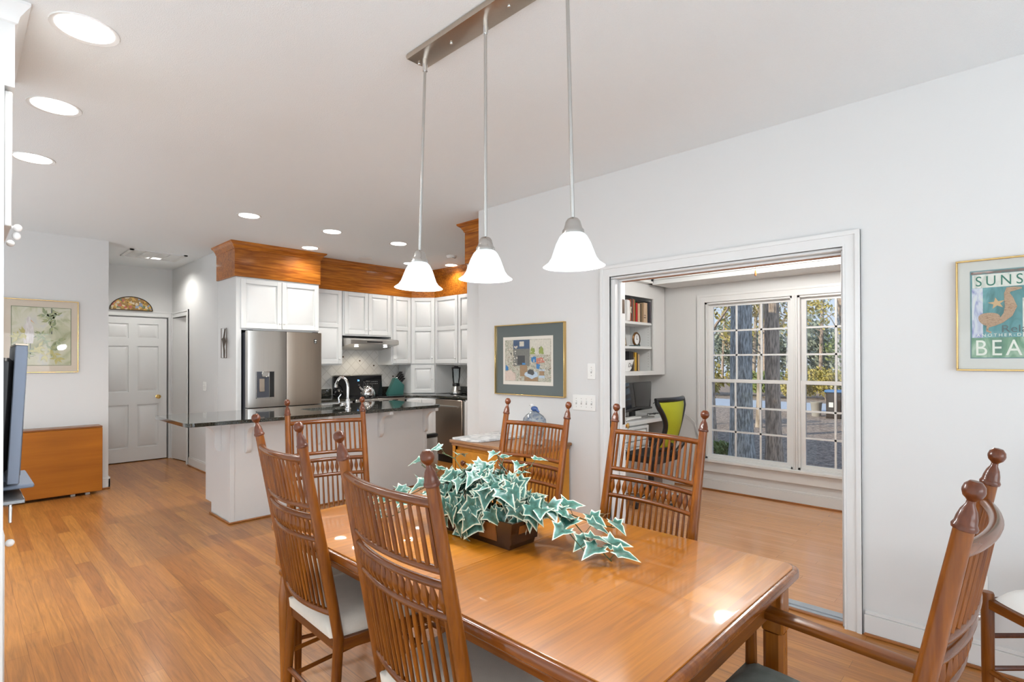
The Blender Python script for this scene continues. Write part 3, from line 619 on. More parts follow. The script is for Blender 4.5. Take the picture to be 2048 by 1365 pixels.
vine([(0.05, -0.14, 0.12), (0.15, -0.24, 0.10), (0.25, -0.30, 0.05), (0.31, -0.35, 0.03)], 6, 0.082, 0.068)
vine([(0.02, -0.1, 0.12), (0.05, -0.24, 0.11), (0.07, -0.33, 0.06), (0.04, -0.41, 0.03)], 5, 0.085, 0.07)
vine([(-0.02, 0.15, 0.12), (-0.03, 0.30, 0.14), (-0.06, 0.42, 0.08), (-0.10, 0.55, 0.03), (-0.13, 0.62, 0.02)], 10, 0.085, 0.07)
vine([(-0.05, 0.12, 0.12), (-0.12, 0.25, 0.10), (-0.18, 0.34, 0.04), (-0.22, 0.42, 0.02)], 6, 0.072, 0.055)
vine([(-0.02, 0.05, 0.16), (-0.01, 0.17, 0.26), (0.0, 0.26, 0.27)], 3, 0.06, 0.05)
vine([(0.02, -0.02, 0.18), (0.03, -0.05, 0.26), (0.02, -0.03, 0.30)], 3, 0.05, 0.05)
vine([(0.04, -0.08, 0.18), (0.05, -0.14, 0.25), (0.05, -0.18, 0.27)], 3, 0.05, 0.05)
vine([(-0.04, 0.1, 0.14), (-0.07, 0.22, 0.20), (-0.05, 0.33, 0.22)], 3, 0.055, 0.05)
me = bpy.data.meshes.new('foliage'); me.from_pydata([tuple(v) for v in fv], [], ff); me.materials.append(IVY)
at = me.attributes.new('edge', 'FLOAT', 'POINT'); at.data.foreach_set('value', fe); me.polygons.foreach_set('use_smooth', [True]*len(me.polygons))
o = bpy.data.objects.new('foliage', me); COL.objects.link(o); o.parent = pl
for v in me.vertices:
    if v.co.z < 0.004: v.co.z = 0.004
st.mk('stems', IVYS, pl)
# ------------------------------------------------------------------ doors and panel helpers
def panel_front(name, m, parent, M, w, h, splits=((0, 1),), cols=1, t=0.026, st=0.052, ang=30):
    """raised panel door: local x = width, front faces -y, z up, origin bottom left back"""
    g = G(); g.box(0.001, w-0.001, -t*0.42, 0, 0.001, h-0.001)
    xs = [i*w/cols for i in range(cols+1)]
    cuts = [0.0]+[s[0] for s in splits[1:]]+[1.0]
    g.box(0, st, -t, -t*0.5, 0, h, bev=0.0025).box(w-st, w, -t, -t*0.5, 0, h, bev=0.0025)
    for c in xs[1:-1]: g.box(c-st/2, c+st/2, -t, -t*0.5, 0, h, bev=0.0025)
    zs = [0, st]
    g.box(st, w-st, -t, -t*0.5, 0, st, bev=0.0025).box(st, w-st, -t, -t*0.5, h-st, h, bev=0.0025)
    for c in cuts[1:-1]: g.box(st, w-st, -t, -t*0.5, c*h-st*0.5, c*h+st*0.5, bev=0.0025)
    for i in range(cols):
        xa = xs[i]+(st if i == 0 else st/2)+0.010; xb = xs[i+1]-(st if i == cols-1 else st/2)-0.010
        for a, b_ in zip(cuts, cuts[1:]):
            za = a*h+(st if a == 0 else st/2)+0.010; zb = b_*h-(st if b_ == 1 else st/2)-0.010
            bb = bmesh.new(); q = min(0.026, (xb-xa)*0.3); e = -t*0.425; f = -t*0.97
            o_ = [bb.verts.new(p) for p in ((xa, e, za), (xb, e, za), (xb, e, zb), (xa, e, zb))]; i_ = [bb.verts.new(p) for p in ((xa+q, f, za+q), (xb-q, f, za+q), (xb-q, f, zb-q), (xa+q, f, zb-q))]
            bb.faces.new(i_)
            for k in range(4): bb.faces.new((o_[k], o_[(k+1) % 4], i_[(k+1) % 4], i_[k]))
            bmesh.ops.recalc_face_normals(bb, faces=bb.faces); g._merge(bb, None)
    bmesh.ops.transform(g.bm, matrix=M, verts=g.bm.verts)
    return g.mk(name, m, parent, ang=ang)
def knob(parent, M, m=KNOBW, r=0.014, name='knob'):
    prof = [(0.006, 0), (0.005, 0.008), (r*0.75, 0.012), (r, 0.017), (r*0.95, 0.022), (r*0.6, 0.026), (0, 0.027)]
    return G().lathe(prof, 14, M @ Matrix.Rotation(PI/2, 4, 'X')).mk(name, m, parent)
def lower(o): o.parent = None; return o
# ------------------------------------------------------------------ hall doors
d1 = empty('door_1', (1.31, 9.03, 0)); struct(d1, 'white six panel door with a brass knob at the end of the hall', 'door')
g = G(); Wd, Hd = 0.82, 2.02
g.box(0, Wd, -0.015, 0.02, 0.012, Hd)
rows = [(0.20, 0.80), (0.98, 1.62), (1.73, 1.93)]
stl = 0.105
cut = [(0, stl, 0, Hd), (Wd-stl, Wd, 0, Hd), (Wd/2-0.05, Wd/2+0.05, 0, Hd)]
for a in cut: g.box(a[0], a[1], -0.032, -0.015, 0.012+a[2]*0, a[3])
zz = [0.012]+[v for r_ in rows for v in r_]+[Hd]
for a, b_ in zip(zz[::2], zz[1::2]):
    for xa, xb in ((stl, Wd/2-0.05), (Wd/2+0.05, Wd-stl)): g.box(xa, xb, -0.032, -0.015, a, b_)
for za, zb in rows:
    for xa, xb in ((stl, Wd/2-0.05), (Wd/2+0.05, Wd-stl)):
        xa += 0.012; xb -= 0.012; z0 = za+0.012; z1 = zb-0.012; q = 0.035
        bb = bmesh.new(); o_ = [bb.verts.new(p) for p in ((xa, -0.015, z0), (xb, -0.015, z0), (xb, -0.015, z1), (xa, -0.015, z1))]; i_ = [bb.verts.new(p) for p in ((xa+q, -0.030, z0+q), (xb-q, -0.030, z0+q), (xb-q, -0.030, z1-q), (xa+q, -0.030, z1-q))]
        bb.faces.new(i_)
        for k in range(4): bb.faces.new((o_[k], o_[(k+1) % 4], i_[(k+1) % 4], i_[k]))
        bmesh.ops.recalc_face_normals(bb, faces=bb.faces); g._merge(bb, None)
g.mk('door_leaf', TRIM, d1, ang=25)
G().lathe([(0.028, 0), (0.028, 0.004), (0.010, 0.008), (0.009, 0.03), (0.024, 0.040), (0.029, 0.052), (0.022, 0.064), (0, 0.066)], 20, T(0.71, -0.032, 0.90) @ Matrix.Rotation(PI/2, 4, 'X')).mk('door_knob', BRASS, d1)
def rect_casing(name, M, W, H, t, wd, label):
    """mitred casing: local x along the wall, -y towards the room"""
    g = G()
    for (o_, i_, d) in ((wd, 0.0, t*0.65), (wd, wd*0.72, t), (wd*0.14, 0.0, t*0.85)):
        L = [(-o_, 0), (-i_, 0), (-i_, H+i_), (-o_, H+o_)]; R = [(W+i_, 0), (W+o_, 0), (W+o_, H+o_), (W+i_, H+i_)]; Tp = [(-o_, H+o_), (-i_, H+i_), (W+i_, H+i_), (W+o_, H+o_)]
        for pl_ in (L, R, Tp): g.prism(pl_, 0, d, M=M @ Matrix.Rotation(PI/2, 4, 'X'))
    return struct(g.mk(name, TRIM, smooth=False), label, 'trim')
rect_casing('trim_7', T(1.30, 9.01, 0), 0.85, 2.04, 0.02, 0.08, 'white casing around the hall end door')
rect_casing('trim_8', T(2.20, 8.90, 0, FNX), 0.63, 2.03, 0.02, 0.08, 'white casing around the ajar side door of the hall')
d2 = empty('door_2', (2.32, 8.32, 0)); struct(d2, 'white side door of the hall standing open, brass hinges showing', 'door')
M2 = T(0, 0, 0, math.radians(8))
g = G().box(-0.06, -0.02, 0.0, 0.58, 0.01, 2.02); bmesh.ops.transform(g.bm, matrix=M2, verts=g.bm.verts); g.mk('door_leaf', TRIM, d2, smooth=False)
G().box(-0.10, -0.02, -0.052, -0.025, 0, 2.02).mk('jamb', TRIM, d2, smooth=False)
for z in (1.76, 1.04, 0.30): G().box(-0.112, -0.10, -0.055, 0.020, z-0.045, z+0.045, bev=0.004).tube([(-0.116, -0.012, z-0.05), (-0.116, -0.012, z+0.05)], 0.007, 8).mk('hinge', BRASS, d2)
rect_casing('trim_1', T(WX0, 2.14, 0, FNX), 1.44, 1.995, 0.020, 0.078, 'white moulded casing around the office opening')
rect_casing('trim_13', T(OX, W1b, 0.336, FNX), W1b-W2a, 2.03-0.336, 0.020, 0.085, 'white casing around the pair of office windows')
# ornament above the hall door
t = empty('arch_ornament', (1.70, 8.985, 2.115), label='carved half round floral plaque resting above the hall door', cat='wall ornament')
def floral():
    m, n, l, b = _new('painted_carving')
    tc = n.new('ShaderNodeTexCoord'); v = n.new('ShaderNodeTexVoronoi'); v.inputs['Scale'].default_value = 34; l.new(tc.outputs['Object'], v.inputs['Vector'])
    r = n.new('ShaderNodeValToRGB'); r.color_ramp.interpolation = 'CONSTANT'; e = r.color_ramp.elements
    e[0].position = 0; e[0].color = (0.30, 0.17, 0.04, 1); e[1].position = 0.35; e[1].color = (0.55, 0.33, 0.07, 1)
    for p, c in ((0.6, (0.45, 0.12, 0.08, 1)), (0.7, (0.16, 0.20, 0.10, 1)), (0.8, (0.60, 0.50, 0.34, 1)), (0.9, (0.25, 0.30, 0.38, 1))): k = e.new(p); k.color = c
    sp = n.new('ShaderNodeSeparateColor'); l.new(v.outputs['Color'], sp.inputs[0]); l.new(sp.outputs[0], r.inputs[0]); l.new(r.outputs[0], b.inputs['Base Color']); b.inputs['Roughness'].default_value = 0.5
    return m
FLOR = floral()
arc = [(0.245*math.cos(PI*k/24), 0.185*math.sin(PI*k/24)) for k in range(25)]
RX = Matrix.Rotation(PI/2, 4, 'X')
G().prism(arc, 0, 0.02, M=RX, bev=0.004).mk('plaque', FLOR, t)
G().tube([(x, -0.02, z) for x, z in arc], 0.007, 6).tube([(-0.245, -0.02, 0), (0.245, -0.02, 0)], 0.006, 6).mk('rim', DARKM, t)
g = G(); rr_ = random.Random(3)
for k in range(26):
    a = rr_.uniform(0.15, PI-0.15); f = rr_.uniform(0.2, 0.85); g.ball((0.245*f*math.cos(a), -0.022, 0.185*f*math.sin(a)), rr_.uniform(0.010, 0.02), n=8, sc=(1, 0.4, 1))
g.mk('carved_flowers', FLOR, t)
# metal wall ornament on the fridge enclosure side
t = empty('metal_wall_art', (2.135, 6.62, 1.44), label='small dark metal heron cutout hanging on the white panel beside the fridge', cat='wall ornament')
g = G(); g.tube([(0, -0.07, 0), (0, 0.10, 0.0), (0, 0.10, 0.34), (0, -0.07, 0.34), (0, -0.07, 0)], 0.004, 6)
g.mk('outline_frame', DARKM, t)
g = G(); g.prism([(-0.02, 0.0), (0.01, 0.0), (0.02, 0.10), (0.045, 0.17), (0.075, 0.22), (0.03, 0.235), (0.01, 0.27), (-0.02, 0.335), (-0.05, 0.335), (-0.02, 0.24), (-0.055, 0.19), (-0.01, 0.13), (-0.03, 0.08)], 0, 0.004, M=T(0, 0.015, 0) @ Matrix(((0, 0, 1, 0), (1, 0, 0, 0), (0, 1, 0, 0), (0, 0, 0, 1))))
g.mk('heron_cutout', DARKM, t, smooth=False)
def switch_plate(name, M, gangs, label, kind='toggle', w1=0.07):
    t = empty(name, (0, 0, 0), label=label, cat='switch plate'); t.matrix_world = M
    Wp = w1+0.046*(gangs-1)
    G().box(-Wp/2, Wp/2, -0.006, 0, -0.058, 0.058, bev=0.003).mk('plate', PLATE, t)
    for k in range(gangs):
        x = -Wp/2+w1/2+0.046*k
        G().box(x-0.006, x+0.006, -0.0065, -0.006, -0.014, 0.014).mk('slot', mat('slot_grey', (0.45, 0.45, 0.43), 0.5) if 'slot_grey' not in MT else MT['slot_grey'], t, smooth=False)
        G().box(x-0.0045, x+0.0045, -0.016, -0.006, 0.000, 0.011, bev=0.001).mk('toggle', PLATE, t)
        for z in (-0.03, 0.03): G().ball((x, -0.006, z), 0.003, n=8).mk('screw', NICKEL, t)
    return t
switch_plate('switch_plate', T(2.20, 7.52, 1.085, FNX), 2, 'white double switch plate on the right hall wall')
# ------------------------------------------------------------------ fridge enclosure and wood soffits
FX0, FX1, FY = 2.17, 3.135, 6.355
cab = empty('fridge_cabinet', (FX0, FY, 0), label='tall white enclosure with two raised panel doors above the refrigerator', cat='cabinet')
G().box(0, 0.055, 0.0, 0.59, 0, 2.35).box(FX1-FX0-0.02, FX1-FX0, 0.0, 0.59, 0, 2.35).box(0.055, FX1-FX0-0.02, 0.0, 0.59, 1.755, 2.35).mk('body', CABW, cab, smooth=False)
DW = 0.452
panel_front('door', CABW, cab, T(0.045, 0, 1.775), DW, 0.555); panel_front('door', CABW, cab, T(0.045+DW+0.006, 0, 1.775), DW, 0.555)
for k, c in enumerate([c for c in cab.children if c.name.startswith('door')]): knob(c, T(0.045+DW-0.022 if k == 0 else 0.045+DW+0.028, -0.02, 1.845))
def soffit(name, pts, z0, label, m=SOFF):
    """oak fascia with crown following a plan polyline (outward is to the right of travel)"""
    t = G(); P = [Vector((x, y)) for x, y in pts]
    def offs(d):
        out = []
        for i, p in enumerate(P):
            ns = []
            if i > 0: e = (P[i]-P[i-1]).normalized(); ns.append(Vector((e.y, -e.x)))
            if i < len(P)-1: e = (P[i+1]-P[i]).normalized(); ns.append(Vector((e.y, -e.x)))
            n = sum(ns, Vector((0, 0))).normalized(); k = 1/max(0.3, n.dot(ns[0])); out.append(p+n*d*k)
        return out
    prof = [(-0.02, z0), (0.0, z0), (0.0, 2.652), (0.008, 2.656), (0.010, 2.668), (0.030, 2.700), (0.052, 2.716), (0.058, 2.724), (0.058, 2.736), (-0.02, 2.736)]
    rings = [[(*q, z) for q in offs(d)] for d, z in prof]
    b = bmesh.new(); V_ = [[b.verts.new(c) for c in r] for r in rings]; k = len(V_)
    for a in range(k):
        c = (a+1) % k
        for i in range(len(P)-1): b.faces.new((V_[a][i], V_[a][i+1], V_[c][i+1], V_[c][i]))
    b.faces.new([V_[a][0] for a in range(k)]); b.faces.new([V_[a][-1] for a in range(k)][::-1])
    bmesh.ops.recalc_face_normals(b, faces=b.faces); t._merge(b, None)
    return struct(t.mk(name, m, smooth=False), label, 'soffit')
soffit('trim_9', [(2.15, 6.94), (2.15, 6.335), (3.15, 6.335), (3.15, 6.62)], 2.352, 'varnished oak soffit with crown above the fridge cabinet')
soffit('trim_10', [(3.15, 6.58), (4.69, 6.58), (4.93, 6.34), (4.93, 3.6)], 2.34, 'varnished oak soffit running above the kitchen wall cabinets')
# tall cabinet just behind the end of the right wall
t = empty('pantry_cabinet', (3.47, 3.53, 0), label='tall plain white pantry side behind the end of the dining wall', cat='cabinet')
G().box(0, 0.62, 0, 0.42, 0, 2.34).mk('body', CABW, t, smooth=False); G().box(0.62, 0.64, 0.01, 0.41, 0.1, 2.33, bev=0.003).mk('door', CABW, t)
soffit('trim_11', [(4.10, 3.965), (3.455, 3.965), (3.455, 3.53)], 2.345, 'oak soffit with crown above the pantry, beside the wall end', m=SOFFY)
# ------------------------------------------------------------------ wall cabinets
def wall_cab(name, x0, x1, z0, z1, y, doors, label, split, knobz=None, sides='lr'):
    c = empty(name, (x0, y, 0), label=label, cat='cabinet', group=None)
    G().box(0, x1-x0, 0.0, 6.945-y, z0, z1).mk('body', CABW, c, smooth=False)
    wd = (x1-x0-0.036-(doors-1)*0.008)/doors
    for k in range(doors):
        d = panel_front('door', CABW, c, T(0.018+k*(wd+0.008), 0, z0+0.02), wd, z1-z0-0.03, splits=split)
        kx = 0.01+k*(wd+0.004)+(0.03 if (k == 1 or sides == 'l') else wd-0.03)
        knob(d, T(kx, -0.02, z0+0.09))
    return c
two = ((0, .5), (0.52, 1))
wall_cab('wall_cabinet', 3.14, 3.585, 1.345, 2.345, 6.60, 1, 'white wall cabinet with two stacked panels between fridge and range hood', two, sides='r')
wall_cab('wall_cabinet', 3.590, 4.345, 1.745, 2.345, 6.60, 2, 'short double door white cabinet above the range hood', ((0, 1),))
wall_cab('wall_cabinet', 4.350, 4.69, 1.345, 2.345, 6.60, 1, 'narrow white wall cabinet right of the range hood, above the knife block', two, sides='l')
dg = empty('corner_cabinet', (4.69, 6.60, 0), label='diagonal white corner cabinet that reaches down to the black counter', cat='cabinet')
Ld = math.hypot(0.26, 0.26); Md = T(0, 0, 0, -PI/4)
G().prism([(0, 0), (0.26, -0.26), (0.58, -0.26), (0.58, 0.31), (0, 0.31)], 0.918, 2.345).mk('body', CABW, dg, smooth=False)
d = panel_front('door', CABW, dg, Md @ T(0.012, 0, 1.36), Ld-0.024, 0.975, splits=two); knob(d, Md @ T(Ld-0.05, -0.02, 1.45))
d = panel_front('door', CABW, dg, Md @ T(0.012, 0, 0.93), Ld-0.024, 0.41); knob(d, Md @ T(Ld-0.05, -0.02, 1.14))
def right_cab(y0, y1, label):
    c = empty('wall_cabinet', (4.95, y0, 0), FNX, label=label, cat='cabinet')
    G().box(0, y0-y1, 0, 0.345, 1.345, 2.345).mk('body', CABW, c, smooth=False)
    d = panel_front('door', CABW, c, T(0.008, 0, 1.365), y0-y1-0.016, 0.97, splits=two); knob(d, T(y0-y1-0.05, -0.02, 1.44))
right_cab(6.335, 5.81, 'white wall cabinet above the blender, right of the corner cabinet')
right_cab(5.805, 5.30, 'white wall cabinet at the right end, cut off by the pantry side')
# backsplash
struct(G().box(3.135, 5.30, 6.935, 6.95, 0.93, 1.76).box(5.285, 5.30, 4.0, 6.935, 0.93, 1.36).mk('wall_backsplash', TILE, smooth=False), 'cream diamond laid tile backsplash with small dark accents', 'wall')
for (x, z, tl) in ((3.78, 1.46, 'highest small dark accent tile, under the left end of the range hood'), (4.04, 1.405, 'small dark accent tile above the middle of the range back panel'), (4.27, 1.335, 'small dark accent tile above the right end of the range back panel'), (4.60, 1.17, 'lowest small dark accent tile, between the range and the knife block')):
    t = tag(G().box(x-0.010, x+0.010, 6.930, 6.936, z-0.010, z+0.010, bev=0.001).mk('accent_tile', mat('accent_brown', (0.10, 0.06, 0.03), 0.3) if 'accent_brown' not in MT else MT['accent_brown']), tl, 'tile', 'dark accent tiles in the backsplash')
tag(G().box(5.279, 5.286, 5.60, 5.62, 1.16, 1.19, bev=0.001).mk('accent_tile', MT['accent_brown']), 'tiny dark accent tile on the wall right of the blender', 'tile')
# ------------------------------------------------------------------ range hood
h = empty('range_hood', (3.60, 6.92, 1.745), label='stainless under cabinet range hood with two lit lamps', cat='range hood')
prof = [(0, 0), (-0.50, -0.05), (-0.52, -0.065), (-0.52, -0.115), (-0.10, -0.185), (0, -0.185)]
G().prism([(y, z) for y, z in prof], 0, 0.745, M=Matrix(((0, 0, 1, 0), (1, 0, 0, 0), (0, 1, 0, 0), (0, 0, 0, 1))), bev=0.004).mk('body', STEEL, h)
G().box(0.24, 0.48, -0.528, -0.515, -0.094, -0.078, bev=0.003).mk('control_strip', BLACK, h)
for x in (0.15, 0.60): G().lathe([(0, 0), (0.035, 0), (0.04, 0.006)], 16, T(x, -0.40, -0.145) @ Matrix.Rotation(math.radians(170), 4, 'X') @ Matrix.Diagonal((0.7, 0.7, 0.7, 1))).mk('hood_lamp', BULB, h)
light('hood_lamp', 'SPOT', (3.97, 6.62, 1.56), 4, (1, 0.88, 0.70), (0, 0.25, -1), spot_size=2.4, spot_blend=0.6, shadow_soft_size=0.06)
# ------------------------------------------------------------------ base cabinets, counters
def base_cab(x0, x1, label, doors=2):
    c = empty('base_cabinet', (x0, 6.34, 0), label=label, cat='cabinet')
    G().box(0, x1-x0, 0, 0.595, 0.10, 0.882).box(0, x1-x0, 0.07, 0.595, 0, 0.10).mk('body', CABW, c, smooth=False)
    wd = (x1-x0-0.02)/doors
    for k in range(doors):
        d = panel_front('drawer', CABW, c, T(0.01+k*wd, 0, 0.72), wd-0.006, 0.145, st=0.03); knob(d, T(0.01+k*wd+wd/2, -0.02, 0.79))
        d = panel_front('door', CABW, c, T(0.01+k*wd, 0, 0.12), wd-0.006, 0.585); knob(d, T(0.01+(k+0.85 if k == 0 else k+0.15)*wd, -0.02, 0.62))
    return c
base_cab(3.14, 3.590, 'white base cabinet between the fridge and the range', 1)
base_cab(4.372, 4.422, 'slim white filler beside the range, under the knife block', 1)
c = empty('base_cabinet', (4.428, 6.34, 0), label='white corner base cabinet between the range and the dishwasher', cat='cabinet')
G().prism([(0, 0), (0.30, -0.33), (0.86, -0.33), (0.86, 0.595), (0, 0.595)], 0.0, 0.882).mk('body', CABW, c, smooth=False)
Lc = math.hypot(0.30, 0.33); Mc = T(0, 0, 0, math.atan2(-0.33, 0.30))
for k in range(2):
    d = panel_front('door', CABW, c, Mc @ T(0.01+k*(Lc/2-0.005), 0, 0.12), Lc/2-0.014, 0.74); knob(d, Mc @ T(Lc/2+(-0.03 if k == 0 else 0.03), -0.02, 0.80), NICKEL, 0.008)
ct = G()
ct.prism([(3.138, 6.31), (3.60, 6.31), (3.60, 6.935), (3.138, 6.935)], 0.884, 0.916, bev=0.006)
ct.prism([(4.362, 6.31), (4.43, 6.30), (4.52, 6.23), (4.60, 6.13), (4.66, 6.04), (4.675, 5.97), (4.675, 4.1), (5.285, 4.1), (5.285, 6.935), (4.362, 6.935)], 0.884, 0.916, bev=0.006)
tag(ct.mk('countertop', GRAN), 'black granite counter along the kitchen walls beside the range', 'countertop')
for bb_, lab in (((3.138, 3.598, 6.915, 6.934), 'black granite upstand between the fridge and the range'), ((4.364, 4.685, 6.915, 6.934), 'black granite upstand behind the teal knife block'), ((5.265, 5.284, 4.1, 6.30), 'black granite upstand behind the blender')):
    tag(G().box(*bb_, 0.917, 1.02, bev=0.002).mk('counter_upstand', GRAN), lab, 'upstand')
# dishwasher
dw = empty('dishwasher', (4.69, 5.985, 0), FNX, label='stainless steel dishwasher with a bar handle', cat='dishwasher')
G().box(0, 0.58, 0.0, 0.56, 0.10, 0.875).mk('tub', GREYD, dw, smooth=False); G().box(0.006, 0.574, -0.030, 0.0, 0.115, 0.872, bev=0.006).mk('door', STEELW, dw)
G().box(0.0, 0.58, 0.03, 0.5, 0.0, 0.10).mk('toe_kick', BLACK, dw, smooth=False)
G().tube([(0.05, -0.065, 0.785), (0.53, -0.065, 0.785)], 0.014, 10).box(0.06, 0.085, -0.062, -0.028, 0.775, 0.795).box(0.495, 0.52, -0.062, -0.028, 0.775, 0.795).mk('handle', STEEL, dw)
G().box(0.585, 0.60, -0.02, 0.0, 0.10, 0.875).mk('side_trim', STEEL, dw, smooth=False)
c = empty('base_cabinet', (4.69, 5.375, 0), FNX, label='white base cabinet right of the dishwasher, mostly hidden', cat='cabinet')
G().box(0, 1.27, 0.0, 0.59, 0.0, 0.882).mk('body', CABW, c, smooth=False); panel_front('door', CABW, c, T(0.01, 0, 0.12), 0.5, 0.74)
# range
rg = empty('range', (3.605, 6.30, 0), label='electric range with black glass top and stainless oven front', cat='range')
G().box(0, 0.752, 0.0, 0.62, 0.02, 0.90).mk('body', BLACK, rg, smooth=False); G().box(0.004, 0.748, -0.025, 0, 0.20, 0.80, bev=0.005).mk('oven_door', STEEL, rg)
G().box(0.10, 0.65, -0.028, -0.022, 0.35, 0.65, bev=0.002).mk('oven_window', BLACKG, rg); G().box(0.004, 0.748, -0.022, 0, 0.03, 0.19, bev=0.005).mk('drawer', STEEL, rg)
G().box(-0.002, 0.754, -0.02, 0.58, 0.900, 0.922, bev=0.004).mk('cooktop', BLACKG, rg); G().box(0.0, 0.752, -0.024, 0.0, 0.805, 0.898, bev=0.003).mk('front_band', STEEL, rg)
for k in range(4): G().box(0.10+k*0.15, 0.19+k*0.15, -0.0265, -0.024, 0.858, 0.870).mk('vent_slot', BLACK, rg, smooth=False)
G().tube([(0.06, -0.07, 0.77), (0.69, -0.07, 0.77)], 0.013, 10).mk('handle', STEEL, rg)
g = G().prism([(0.54, 0.92), (0.60, 0.92), (0.60, 1.195), (0.565, 1.195)], 0.0, 0.752, M=Matrix(((0, 0, 1, 0), (1, 0, 0, 0), (0, 1, 0, 0), (0, 0, 0, 1)))); g.mk('back_panel', BLACKG, rg, smooth=False)
G().box(-0.01, 0.762, 0.550, 0.605, 1.190, 1.205, bev=0.004).mk('back_panel_cap', STEEL, rg)
text_mesh('clock_display', '36', 0.035, mat('blue_display', (0.05, 0.2, 0.8), 0.4, emit=(0.2, 0.5, 1), estr=2.5), rg, T(0.350, 0.5535, 1.115) @ RX)
g = G()
for k in range(9): g.box(0.45+k*0.027, 0.456+k*0.027, 0.5515, 0.553, 1.10, 1.106).box(0.45+k*0.027, 0.456+k*0.027, 0.5475, 0.549, 1.07, 1.076)
g.mk('control_marks', PLATE, rg, smooth=False)
# kettle
k_ = empty('kettle', (3.87, 6.44, 0.922), label='shiny steel whistling kettle on the front of the black cooktop', cat='kettle')
G().lathe([(0, 0), (0.095, 0), (0.102, 0.012), (0.100, 0.05), (0.088, 0.09), (0.062, 0.125), (0.035, 0.140), (0.034, 0.146), (0, 0.150)], 28).mk('body', CHROME, k_)
G().tube([(-0.075, 0, 0.08), (-0.11, 0, 0.115), (-0.125, 0, 0.14)], [0.026, 0.018, 0.015], 12).mk('spout', CHROME, k_); G().ball((-0.128, 0, 0.147), 0.018).mk('whistle_cap', BLACK, k_)
G().tube([(0.075*math.cos(a)+0.005, 0, 0.11+0.10*math.sin(a)) for a in [PI*i/12 for i in range(13)]], 0.007, 8).mk('handle', BLACK, k_); G().ball((0, 0, 0.158), 0.012).mk('lid_knob', BLACK, k_)
# knife block
KB = mat('teal_paint', (0.045, 0.16, 0.145), 0.4)
kb = empty('knife_block', (4.50, 6.72, 0.916), math.radians(-12), label='teal slanted knife block on the counter under the narrow cabinet', cat='knife block')
G().prism([(-0.13, 0), (0.10, 0), (0.115, 0.13), (0.0, 0.235), (-0.02, 0.235)], -0.06, 0.06, M=RX, bev=0.003).mk('block', KB, kb)
KH = BLACK
hb = None
for r_ in range(4):
    for q in range(3):
        k = r_*3+q
        bx, bz = 0.012+0.022*r_, 0.235-0.022*r_
        dx_, dz_ = 0.66, 0.75
        wx, wy = 4.50, 6.72
        o = empty('kitchen_knife', (wx, wy, 0.916), math.radians(-12), label='black handled kitchen knife standing in the teal knife block', cat='knife', group='knives in the teal block')
        L = 0.12-0.012*r_
        yy = -0.038+0.038*q
        G().tube([(bx, yy, bz-0.004), (bx+dx_*L*0.5, yy, bz+dz_*L*0.5), (bx+dx_*L, yy, bz+dz_*L)], [0.008, 0.0095, 0.010], 8).mk('handle', BLACK, o)
        G().tube([(bx-dx_*0.03, yy, bz-dz_*0.03), (bx+dx_*0.012, yy, bz+dz_*0.012)], 0.0070, 6).mk('bolster', NICKEL, o)
# blender
bl = empty('blender', (5.10, 6.05, 0.916), label='kitchen blender with steel base and clear jar under the right cabinets', cat='blender')
G().lathe([(0, 0), (0.085, 0), (0.088, 0.012), (0.075, 0.05), (0.060, 0.10), (0.052, 0.115), (0, 0.115)], 24).mk('motor_base', NICKEL, bl); G().lathe([(0.087, -0.001), (0.090, 0.0), (0.090, 0.010), (0.086, 0.012)], 24).mk('foot_ring', BLACK, bl)
G().lathe([(0.050, 0.115), (0.055, 0.12), (0.050, 0.155), (0.046, 0.16), (0, 0.16)], 20).mk('collar', BLACK, bl)
G().lathe([(0.044, 0.16), (0.056, 0.24), (0.064, 0.375), (0.061, 0.375), (0.053, 0.24), (0.041, 0.165)], 24).mk('jar', glass_mat('jar_glass', (0.93, 0.95, 0.96)), bl)
G().lathe([(0, 0.41), (0.03, 0.41), (0.032, 0.395), (0.066, 0.392), (0.068, 0.372), (0, 0.372)], 24).mk('lid', BLACK, bl); G().box(-0.02, 0.02, -0.082, -0.076, 0.045, 0.06).mk('button_strip', BLACK, bl)
# ------------------------------------------------------------------ refrigerator
fr = empty('refrigerator', (2.245, 6.20, 0), label='stainless four door refrigerator with ice and water dispenser', cat='refrigerator')
FW = 0.855
G().box(0.004, FW-0.004, 0.09, 0.73, 0.02, 1.725).mk('cabinet_body', GREYD, fr, smooth=False)
def fdoor(x0, x1, z0, z1, nm, m):
    n_ = 8; pts = [(x0, 0.088)]+[(x0+(x1-x0)*i/n_, 0.006-0.006*math.sin(PI*i/n_)+(0.008 if i in (0, n_) else 0)) for i in range(n_+1)]+[(x1, 0.088)]
    return G().prism(pts, z0, z1).mk(nm, m, fr, ang=50)
fdoor(0.0, FW/2-0.003, 0.885, 1.742, 'door', STEEL); fdoor(FW/2+0.003, FW, 0.885, 1.742, 'door', STEELW)
fdoor(0.0, FW/2-0.003, 0.05, 0.875, 'door', STEEL); fdoor(FW/2+0.003, FW, 0.05, 0.875, 'door', STEEL)
G().box(0.02, 0.07, 0.06, 0.12, 1.742, 1.752).box(FW-0.07, FW-0.02, 0.06, 0.12, 1.742, 1.752).mk('hinge_cover', BLACK, fr, smooth=False)
dp_ = G().box(0.080, 0.280, -0.0065, 0.02, 0.985, 1.285).mk('dispenser', GREYD, fr, smooth=False)
g = G().box(0.080, 0.280, -0.010, -0.006, 0.985, 0.995).box(0.080, 0.086, -0.010, -0.006, 0.985, 1.285).box(0.222, 0.226, -0.010, -0.006, 0.99, 1.28); g.mk('dispenser_rim', NICKEL, dp_, smooth=False)
